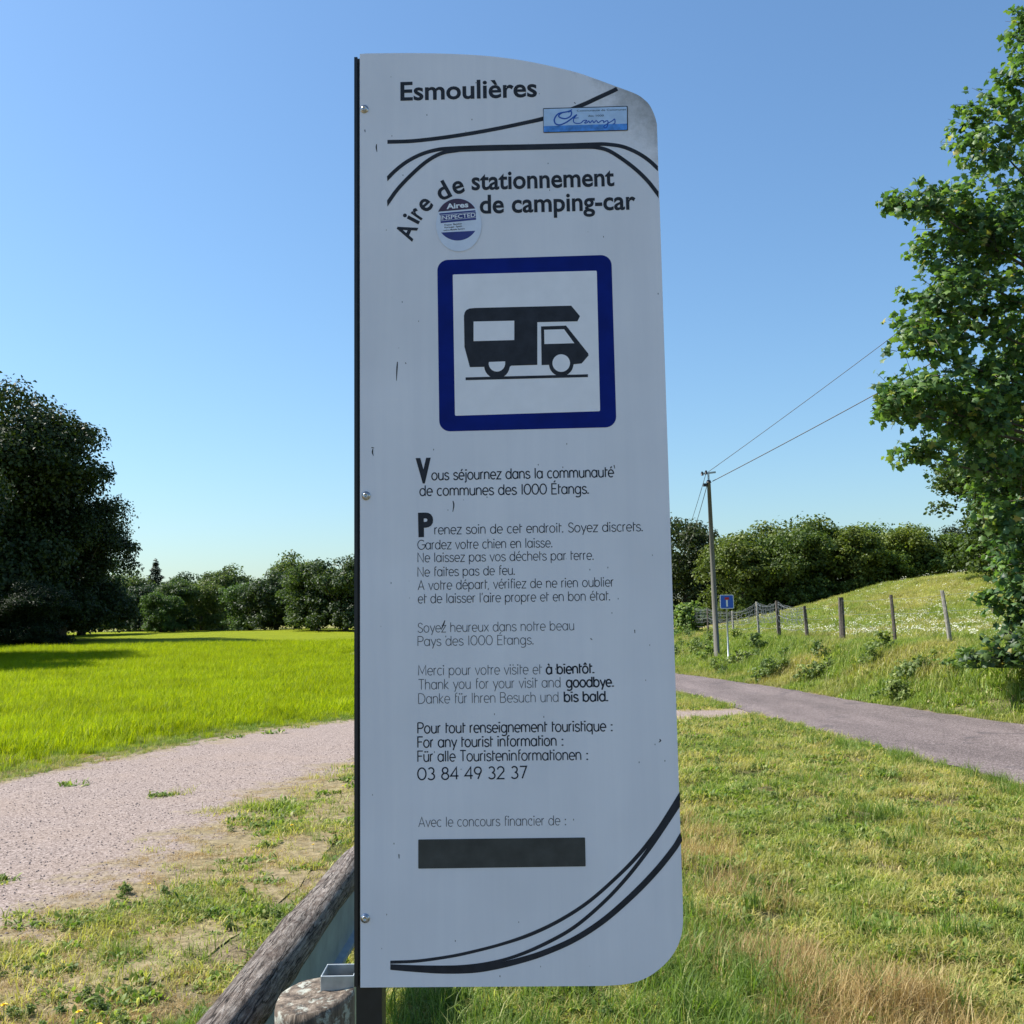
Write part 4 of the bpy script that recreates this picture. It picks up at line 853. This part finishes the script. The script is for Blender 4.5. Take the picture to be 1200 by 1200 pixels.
for ox, oz in ((-.22, .29), (-.08, .33)):
    mb = MB(); mb.tube([(dx + ox, 0, hz + oz - .08), (dx + ox, 0, hz + oz), (dx + ox, 0, hz + oz + .06)], [.045, .05, .025], 8); mb.build('insulator', M_black, pole, True)
mb = MB(); mb.box(dx - .2, dx - .07, -.08, .06, hz - .18, hz - .08); mb.tube([(dx, 0, hz - .05), (dx, 0, hz + .04)], [.1, .06], 10); mb.build('cable_clamp', M_black, pole)
M_cab = plain('cable_black', (.02, .02, .022), .6, var=.1)
def cable(a, c_, sag, r0, lab):
    pts = [a.lerp(c_, t) - Vector((0, 0, 4 * sag * t * (1 - t))) for t in np.linspace(0, 1, 25)]; mb = MB(); mb.tube(pts, r0, 5, cap=False); o = mb.build('overhead_cable', M_cab); tag(o, lab, 'cable', 'overhead cables on the utility pole')
cable(at(830, 553, 36), at(1330, 175, 27), .12, .011, 'thin upper overhead cable running from the pole into the maple')
cable(at(835, 564, 36), at(1330, 290, 27), .1, .016, 'thicker lower overhead cable running from the pole into the maple')
cable(at(827, 556, 36), at(795, 648, 82), .3, .011, 'left overhead cable running back from the pole to the far trees')
cable(at(829, 567, 36), at(800, 650, 82), .4, .013, 'right overhead cable running back from the pole to the far trees')

rs_ = at(853.5, 768, 34); gz = float(zg(rs_.x, 34)); T = at(851.2, 697, 34)
ds = empty('road_sign', (rs_.x, 34, gz)); tag(ds, 'small blue square road sign with a red bar, on a thin grey post', 'road sign')
dx = T.x - rs_.x; ht = T.z - gz; W = .225
mb = MB(); mb.tube([(0, 0, -.3), (dx * .9, 0, ht - .1)], .03, 10); mb.build('post', M_galv, ds, True)
def plate(x0, x1, z0, z1, y, th, r0):
    n = 5; P = []
    for (cx, cz, a0) in ((x1 - r0, z0 + r0, -90), (x1 - r0, z1 - r0, 0), (x0 + r0, z1 - r0, 90), (x0 + r0, z0 + r0, 180)):
        for k in range(n + 1): a = R(a0 + 90 * k / n); P.append((cx + r0 * math.cos(a), cz + r0 * math.sin(a)))
    m = len(P); mb = MB(); mb.add([(p[0], y, p[1]) for p in P] + [(p[0], y + th, p[1]) for p in P], [tuple(range(m)), tuple(reversed(range(m, 2 * m)))] + [((i + 1) % m, i, i + m, (i + 1) % m + m) for i in range(m)]); return mb
M_sw = plain('sign_white', (.70, .71, .73), .4, var=.05); M_sb = plain('sign_blue', (.02, .10, .46), .4, var=.1); M_sr = plain('sign_red', (.45, .02, .02), .4, var=.1)
pl = plate(dx - W, dx + W, ht - .46, ht, -.045, .012, .04).build('plate', M_sw, ds)
plate(dx - W + .022, dx + W - .022, ht - .438, ht - .022, -.049, .003, .03).build('blue_face', M_sb, pl)
plate(dx - .03, dx + .03, ht - .39, ht - .17, -.053, .003, .004).build('white_stem', M_sw, pl)
plate(dx - .07, dx + .07, ht - .165, ht - .085, -.053, .003, .004).build('red_bar', M_sr, pl)

# ------------------------------------------------------------------ grasses: many blades, scattered with geometry nodes
def blades(r, n, rad, h0, h1, w, lean, curl, name, mat, broad=False):
    """a tuft of n curved tapering blades"""
    a = r.random(n) * math.tau; q = rad * np.sqrt(r.random(n)); bx_ = q * np.cos(a); by_ = q * np.sin(a)
    d = r.random(n) * math.tau; h = r.uniform(h0, h1, n); L = lean * r.random(n) ** .7; ww = w * r.uniform(.6, 1.3, n)
    px_, py_ = -np.sin(d), np.cos(d); V = []; 
    ts = [0, .35, .7, 1.0]
    for t in ts:
        o = h * L * (t ** (1 + curl)); z = h * t * np.sqrt(np.maximum(1 - (L * .55 * t) ** 2, .15)) - (curl * .25 * h * L * t ** 3)
        wt = ww * ((1 - t) ** .6 if not broad else math.sin(math.pi * min(.97, t * .92 + .08)) ** .7)
        cx_ = bx_ + np.cos(d) * o; cy_ = by_ + np.sin(d) * o
        if t < 1: V += [np.stack([cx_ - px_ * wt / 2, cy_ - py_ * wt / 2, z], 1), np.stack([cx_ + px_ * wt / 2, cy_ + py_ * wt / 2, z], 1)]
        else: V += [np.stack([cx_, cy_, z], 1)]
    V = np.stack(V, 1); F = np.array([(0, 1, 3), (0, 3, 2), (2, 3, 5), (2, 5, 4), (4, 5, 6)]); F = (F[None] + (np.arange(n) * 7)[:, None, None]).reshape(-1, 3)
    return mesh_obj(name, V.reshape(-1, 3), F, mat, link=False, attr=np.repeat(np.clip(r.normal(.5, .24, n), 0, 1), 7), smooth=True)
def gn_scatter(name, pts, rotz, scl, idx_, srcs, label, kind='stuff', cat='grass'):
    cl_ = bpy.data.collections.new(name + '_kinds')
    for s in srcs: cl_.objects.link(s)
    me = bpy.data.meshes.new(name); me.vertices.add(len(pts)); me.vertices.foreach_set('co', np.asarray(pts, np.float32).ravel())
    rot = np.zeros((len(pts), 3), np.float32); rot[:, 2] = rotz; rot[:, 0] = rng.normal(0, .10, len(pts)); rot[:, 1] = rng.normal(0, .10, len(pts))
    a = me.attributes.new('rot', 'FLOAT_VECTOR', 'POINT'); a.data.foreach_set('vector', rot.ravel())
    a = me.attributes.new('scl', 'FLOAT', 'POINT'); a.data.foreach_set('value', np.asarray(scl, np.float32))
    a = me.attributes.new('kin', 'INT', 'POINT'); a.data.foreach_set('value', np.asarray(idx_, np.int32))
    o = bpy.data.objects.new(name, me); COL.objects.link(o)
    ng = bpy.data.node_groups.new(name, 'GeometryNodeTree'); ng.interface.new_socket('Geometry', in_out='INPUT', socket_type='NodeSocketGeometry'); ng.interface.new_socket('Geometry', in_out='OUTPUT', socket_type='NodeSocketGeometry')
    gi = ng.nodes.new('NodeGroupInput'); go = ng.nodes.new('NodeGroupOutput'); ip = ng.nodes.new('GeometryNodeInstanceOnPoints'); ci = ng.nodes.new('GeometryNodeCollectionInfo')
    ci.inputs[0].default_value = cl_; ci.inputs['Separate Children'].default_value = True; ci.inputs['Reset Children'].default_value = True
    def na(nm, ty):
        n = ng.nodes.new('GeometryNodeInputNamedAttribute'); n.data_type = ty; n.inputs[0].default_value = nm; return [s for s in n.outputs if s.enabled and s.name == 'Attribute'][0]
    ng.links.new(gi.outputs[0], ip.inputs['Points']); ng.links.new(ci.outputs[0], ip.inputs['Instance']); ip.inputs['Pick Instance'].default_value = True
    ng.links.new(na('kin', 'INT'), ip.inputs['Instance Index'])
    er = ng.nodes.new('FunctionNodeEulerToRotation'); ng.links.new(na('rot', 'FLOAT_VECTOR'), er.inputs[0]); ng.links.new(er.outputs[0], ip.inputs['Rotation'])
    ng.links.new(na('scl', 'FLOAT'), ip.inputs['Scale']); ng.links.new(ip.outputs[0], go.inputs[0])
    md = o.modifiers.new('scatter', 'NODES'); md.node_group = ng
    return tag(o, label, cat, None, kind)
def wedge(n, d0, d1, tmax=.62, power=2.0, tmin=None):
    """points in the ground ahead, thinning with distance"""
    u = rng.random(n)
    if power == 1: y = d0 * (d1 / d0) ** u
    else: k = 2 - power + 1e-6; y = (d0 ** k + u * (d1 ** k - d0 ** k)) ** (1 / k)
    t = rng.uniform(-tmax if tmin is None else tmin, tmax, n); return t * y, y
gold = (.36, .27, .12)
LAWN_ST = [(0, (0.087, 0.131, 0.0261)), (.4, (0.189, 0.261, 0.0406)), (.7, (0.304, 0.362, 0.0725)), (.85, (0.493, 0.45, 0.174)), (1, (0.667, 0.551, 0.29))]
M_lawn = leafy('lawn_blades', LAWN_ST, patch=(.36, .56, (.60, .46, .20), 1), patch_amt=1, trans=.42, pscale=.7)
M_tall = leafy('tall_grass_blades', [(0, (.06, .11, .02)), (.5, (.14, .22, .035)), (.85, (.27, .34, .09)), (1, (.48, .46, .20))], trans=.45, pscale=.8)
M_dry = leafy('dry_straw', [(0, (.20, .125, .045)), (.5, (.42, .29, .11)), (1, (.72, .58, .30))], trans=.35, pscale=1.2, tcol=(1, .92, .65))
M_fieldg = leafy('meadow_blades', [(0, (0.15, 0.23, 0.0058)), (.5, (0.275, 0.37, 0.0075)), (1, (0.40, 0.45, 0.022))], trans=.5, pscale=.15, spec=.12, tcol=(1.25, 1.2, .3))
M_weed = leafy('verge_blades', [(0, (0.081, 0.135, 0.0243)), (.5, (0.203, 0.284, 0.0473)), (.85, (0.351, 0.392, 0.0945)), (1, (0.567, 0.486, 0.243))], patch=(.48, .62, (0.54, 0.405, 0.203), 1), trans=.4, pscale=.45)
r = np.random.default_rng(3)
K_lawn = [blades(r, 42, .11, .02, .075, .0054, 1.5, 1.0, 'grass_tuft', M_lawn) for _ in range(6)]
K_lawn += [blades(r, 44, .12, .015, .045, .0056, 2.2, .5, 'grass_tuft', M_lawn) for _ in range(3)]
K_clover = [blades(r, 34, .09, .02, .045, .016, 1.5, .8, 'clover_tuft', M_tall, True) for _ in range(3)]
K_tall = [blades(r, 34, .08, .12, .27, .007, .9, 1.2, 'tall_tuft', M_tall) for _ in range(5)]
K_dry = [blades(r, 60, .13, .06, .26, .004, 1.0, .8, 'dry_tuft', M_dry) for _ in range(5)] + [blades(r, 50, .12, .02, .07, .004, 2.2, .3, 'dry_tuft', M_dry) for _ in range(3)]
K_field = [blades(r, 70, .26, .16, .40, .013, .75, 1.1, 'meadow_tuft', M_fieldg) for _ in range(6)]
K_weed = [blades(r, 60, .24, .07, .30, .012, 1.0, 1.0, 'verge_tuft', M_weed) for _ in range(6)] + [blades(r, 30, .2, .05, .18, .035, 1.2, .8, 'verge_weed', M_weed, True) for _ in range(3)]

def masks(x, y):
    return sdpoly(x, y, ROAD_POLY), sdpoly(x, y, PATH_POLY), sdpoly(x, y, FIELD_POLY)
def scatter(name, x, y, keep, kinds, smin, smax, label, sc_fn=None, lift=0):
    x = x[keep]; y = y[keep]; n = len(x); s = rng.uniform(smin, smax, n)
    if sc_fn is not None: s = s * sc_fn(x, y)
    P = np.stack([x, y, zg(x, y) - .004 + lift], 1)
    return gn_scatter(name, P, rng.random(n) * math.tau, s, rng.integers(0, len(kinds), n), kinds, label)
# lawn near the sign, thinning onto the gravel
x, y = wedge(95000, 2.6, 24, .66, 1.75); sr, sp_, sf = masks(x, y)
edge = .55 + .45 * vnoise(x, y, 1.3, 4) + .5 * vnoise(x, y, 4.2, 6)
pth = sp_ + .0; onpath = np.clip((pth + .15 + .9 * (vnoise(x, y, 1.6, 8) * .6 + vnoise(x, y, 4.5, 9) * .5)) / .9, 0, 1)
near_side = sf > .15
clump = np.clip(.62 + 1.1 * (vnoise(x, y, 3.6, 91) * .6 + vnoise(x, y, 8.5, 92) * .6), .12, 1)
tuftpatch = (vnoise(x, y, 2.7, 11) + vnoise(x, y, 6.3, 12) > 1.15) & (sp_ > -1.3) & (y < 12)
bare = np.clip(.24 + 1.1 * (vnoise(x, y, .9, 21) * .6 + vnoise(x, y, 2.8, 22) * .5), .07, .95)
bare = np.where(x < -.9, bare, clump)
keep = (sr > .02) & near_side & ((rng.random(len(x)) < onpath * bare) | (tuftpatch & (rng.random(len(x)) < .35))) & (x < xfar(y) - .5) & ((sp_ > -.2) | tuftpatch | (rng.random(len(x)) < .25))
scatter('lawn_grass', x, y, keep, K_lawn + K_clover, .55, 1.35, 'short green and straw coloured grass around the sign and guardrail', lambda a, b: np.clip(.8 + b * .05, .8, 1.9))
# taller green grass: behind the sign, along the rail, tufts on the right
x, y = wedge(16000, 2.6, 22, .62, 1.8); sr, sp_, sf = masks(x, y)
h_ = 1.3 * np.exp(-((x - .85 - (y - 4.2) * .1) / .30) ** 2 - ((y - 4.6) / 1.4) ** 2) + .7 * np.exp(-((x + .2) / .7) ** 2 - ((y - 4.3) / 1.0) ** 2) + .5 * np.exp(-((x + 1.25) / .25) ** 2 - ((y - 3.6) / 1.2) ** 2) + .9 * np.exp(-((sr - .2) / .25) ** 2) * (x < 6) + np.where(vnoise(x, y, 1.9, 31) + vnoise(x, y, 4.3, 32) > .75, .5, 0.03)
h_ = np.where((x < -.8) & (h_ < .55), h_ * .35, h_)
keep = (sr > .05) & (sp_ > .25) & (sf > .3) & (x < xfar(y)) & (rng.random(len(x)) < h_)
scatter('tall_grass', x, y, keep, K_tall, .4, 1.0, 'longer fresh green grass blades behind the sign and along the road edge', lambda a, b: np.where(a < -.8, .6, 1))
# dry straw patches on the right
x, y = wedge(20000, 2.8, 16, .62, 1.8); sr, sp_, sf = masks(x, y)
def blob(cx, cy, rx, ry): return np.exp(-((x - cx) / rx) ** 2 - ((y - cy) / ry) ** 2)
upr = 2.2 * blob(1.5, 4.7, .30, .40) + .9 * blob(1.25, 5.5, .22, .3) + .5 * blob(1.35, 8, .25, 1.5); h_ = upr + np.where(x < 0, .95, .40) * smooth01(vnoise(x, y, 1.1, 51) + .5 * vnoise(x, y, 3.2, 52)) + .5 * blob(2.6, 5.1, .6, .25) + .6 * (np.abs(sp_ - .5) < .6) * (y < 14)
keep = (sr > .4) & (sp_ > -.3) & (rng.random(len(x)) < h_); lowm = rng.random(len(x)) * h_ > upr
s_all = np.where(lowm, .45, 1.0)
xx, yy, lw = x[keep], y[keep], lowm[keep]; nk = len(xx); kk = np.where(lw, rng.integers(5, 8, nk), rng.integers(0, 8, nk))
gn_scatter('dry_grass', np.stack([xx, yy, zg(xx, yy)], 1), rng.random(nk) * math.tau, rng.uniform(.5, 1.05, nk) * np.where(lw, .6, 1), kk, K_dry, 'dry straw coloured grass in patches on the verge')
# the bright meadow
x, y = wedge(60000, 11, 85, .62, 1.25, -.64); sr, sp_, sf = masks(x, y)
keep = (sf < -.1 + .15 * vnoise(x, y, 3, 41)) & (x < 6) & (rng.random(len(x)) < smooth01((-sf - .2 + .5 * vnoise(x, y, .9, 43)) / 1.5) + .04)
def fh(a, b): e = -sdpoly(a, b, FIELD_POLY); return (.32 + .68 * smooth01((e - .3) / 1.6)) * np.clip(.85 + (b - 20) * .012, .85, 1.6) * (1 + .15 * vnoise(a, b, .8, 42))
scatter('meadow_grass', x, y, keep, K_field, .75, 1.2, 'tall bright yellow green meadow grass beyond the gravel path', fh)
x, y = wedge(30000, 11, 34, .62, 1.3, -.64); sr, sp_, sf = masks(x, y); e = -sf
keep = (e > -.25) & (e < 1.7 + .5 * vnoise(x, y, .7, 61)) & (sp_ > -.12) & (rng.random(len(x)) < 1.2 - e * .45)
scatter('meadow_edge_grass', x, y, keep, K_weed[:6] + K_tall, .35, .7, 'darker green grass along the edge of the meadow beside the path', lambda a, b: .5 + .3 * np.clip(-sdpoly(a, b, FIELD_POLY), 0, 1.5))
# bank and verge across the road, and the pasture hill
x = rng.uniform(4.5, 17, 30000); y = 12 + 48 * rng.random(30000) ** 1.3; sr, sp_, sf = masks(x, y)
keep = (sr > .12) & (x > xfar(y)) & (x / y < .66) & (rng.random(len(x)) < np.clip(1.25 - (x - xfar(y)) * .06, .3, 1))
scatter('verge_grass', x, y, keep, K_weed, .55, 1.25, 'rough green and straw coloured grass on the bank between road and fence', lambda a, b: np.clip(.5 + (a - xfar(b)) * .5, .5, 1.15) * np.where((a > 9.2) & (a < 11), .6, 1))
M_past = leafy('pasture_blades', [(0, (0.135, 0.189, 0.0405)), (.5, (0.27, 0.324, 0.0675)), (1, (0.567, 0.513, 0.216))], patch=(.42, .6, (0.513, 0.419, 0.203), 1), trans=.4, pscale=.22)
K_past = [blades(r, 60, .24, .05, .20, .013, 1.2, 1.0, 'pasture_tuft', M_past) for _ in range(5)]
x = rng.uniform(4.0, 34, 30000); y = 24 + 38 * rng.random(30000); keep = (x > 10.2) & (x / y < .66)
scatter('pasture_grass', x, y, keep, K_past, .6, 1.3, 'short sunlit grass on the pasture hill behind the fence')
x = rng.uniform(2.0, 5.0, 1500); y = rng.uniform(20.9, 34, 1500); sr, sp_, sf = masks(x, y); keep = (sr > .1) & (sp_ > .2) & (x > 0)
scatter('wedge_grass', x, y, keep, K_weed[:6], .3, .6, 'green grass wedge between the path and the road')
K_herb = []
for k in range(5):
    hr = np.random.default_rng(90 + k); V, F, ti, tw = sprays(hr, [(0, 0, .16, .22, .22, .14), (.12, .05, .3, .12, .12, .12)], 9, 9, .09, .055 + .012 * (k % 3), shell=.5); V[:, 2] = np.maximum(V[:, 2], 0)
    K_herb.append(mesh_obj('herb', V, F, M_br, link=False, attr=ti))
x = rng.uniform(4.5, 14, 9000); y = 13 + 44 * rng.random(9000) ** 1.2; sr, sp_, sf = masks(x, y)
hm = smooth01((vnoise(x, y, .8, 71) + .7 * vnoise(x, y, 2.1, 72)) * 1.6) + .5 * np.exp(-((x - 8.6) / .7) ** 2)
keep = (sr > .35) & (x > xfar(y) + .4) & (x / y < .66) & (rng.random(len(x)) < hm * .035) & (x < 9.3)
scatter('bank_herbs', x, y, keep, K_herb, .7, 1.7, 'leafy herbs and brambles mixed into the bank grass')['category'] = 'herbs'
x, y = wedge(5000, 2.8, 16, .62, 1.7); sr, sp_, sf = masks(x, y); keep = (sr > .3) & (sp_ > .2) & (sf > .3) & (x < 6) & (rng.random(len(x)) < .4 * smooth01((vnoise(x, y, 1.6, 73) + .8 * vnoise(x, y, 4.4, 74) - .15) * 1.6))
scatter('lawn_herbs', x, y, keep, K_herb, .10, .22, 'low broad leaved herbs in the lawn')['category'] = 'herbs'
# pale umbel flowers on the pasture
M_fl = plain('pale_petals', (0.589, 0.598, 0.456), .8, var=.15)
K_fl = []
for k in range(3):
    mb = MB(); rr = random.Random(k)
    for j in range(5):
        cx, cy, cz, s = rr.uniform(-.12, .12), rr.uniform(-.12, .12), rr.uniform(.25, .42), rr.uniform(.018, .035)
        mb.add([(cx - s, cy, cz), (cx, cy - s, cz - .01), (cx + s, cy, cz), (cx, cy + s, cz - .01), (cx, cy, cz + .012)], [(0, 1, 4), (1, 2, 4), (2, 3, 4), (3, 0, 4)])
    K_fl.append(mesh_obj('flower_head', mb.v, mb.f, M_fl, link=False))
x = rng.uniform(8, 30, 4200); y = 22 + 34 * rng.random(4200) ** .9
pr = .22 + .7 * np.exp(-((y - 33) / 8) ** 2); keep = (x > 10.05) & (x / y < .66) & (rng.random(len(x)) < pr)
scatter('white_flowers', x, y, keep, K_fl, .5, 1.0, 'scattered pale flower heads over the pasture behind the fence')['category'] = 'flowers'
# loose stones on the path
K_st = []; M_stone = [plain('gravel_stone', (0.294, 0.231, 0.203), .85, var=.3, scale=20), plain('gravel_stone_dark', (0.14, 0.105, 0.098), .85, var=.3, scale=20)]
for k in range(6):
    rr = np.random.default_rng(k); v = np.array([(1, 0, 0), (-1, 0, 0), (0, 1, 0), (0, -1, 0), (0, 0, .7), (0, 0, -.5)]) * (1 + rr.uniform(-.35, .35, (6, 1))) * .011
    K_st.append(mesh_obj('pebble', v, [(0, 2, 4), (2, 1, 4), (1, 3, 4), (3, 0, 4), (2, 0, 5), (1, 2, 5), (3, 1, 5), (0, 3, 5)], M_stone[k % 2], link=False))
x, y = wedge(20000, 3, 16, .66, 1.8, -.66); sr, sp_, sf = masks(x, y); keep = (sp_ < .5) & (x < 0)
scatter('loose_gravel', x, y, keep, K_st, .3, 1.1, 'loose pinkish gravel stones on the path', lift=.012)['category'] = 'gravel'

# dandelions
M_yel = plain('dandelion_yellow', (.80, .58, .01), .6, var=.1); M_stem = plain('dandelion_stem', (.10, .16, .04), .6)
def dandelion():
    t = empty('dandelion', (0, 0, 0)); mb = MB(); mb.tube([(0, 0, 0), (.004, 0, .06), (0, 0, .11)], .0022, 5); mb.build('stem', M_stem, t)
    V = []; F = []; rr = random.Random(2)
    for ring, (m, rad, z, el) in enumerate(((18, .019, .112, .15), (14, .014, .114, .6), (9, .008, .116, 1.1))):
        for k in range(m):
            a = k / m * math.tau + ring * .3; c_, s_2 = math.cos(a), math.sin(a); w = .0035; b0_ = len(V)
            V += [(-s_2 * w * .5, c_ * w * .5, z - .004), (s_2 * w * .5, -c_ * w * .5, z - .004), (c_ * rad + s_2 * w, s_2 * rad - c_ * w, z + rad * math.sin(el) * .5), (c_ * rad - s_2 * w, s_2 * rad + c_ * w, z + rad * math.sin(el) * .5)]
            F.append((b0_, b0_ + 1, b0_ + 2, b0_ + 3))
    mesh_obj('flower_head', V, F, M_yel, t); return t
DN = [(1009, 907, 'yellow dandelion in the grass nearer the sign, lower of the two by the road'), (1024, 872, 'yellow dandelion at the grass edge by the road, upper of the two'), (5, 1172, 'yellow dandelion at the lower left edge of the photo'), (93, 1180, 'yellow dandelion in the short grass near the bottom left'),
      (116, 1195, 'lowest yellow dandelion near the bottom left'), (342, 964, 'yellow dandelion at the edge of the worn lawn right of the path'), (367, 983, 'yellow dandelion between the path and the log rail'), (402, 916, 'yellow dandelion beside the left edge of the sign'), (175, 1028, 'small yellow dandelion on the worn gravel edge')]
dd = dandelion()
for k, (px, py, lab) in enumerate(DN):
    rv = ray(px, py); t_ = (EYE - .11) / -rv.z; p = rv * t_; s = .8 if k < 6 else .6
    if k == 0: place(dd, (p.x, p.y, 0), 0, (s, s, s), lab, 'flower', 'dandelions in the grass')
    else: copy_tree(dd, (p.x, p.y, 0), k, (s, s, s), lab, 'dandelions in the grass', 'flower')
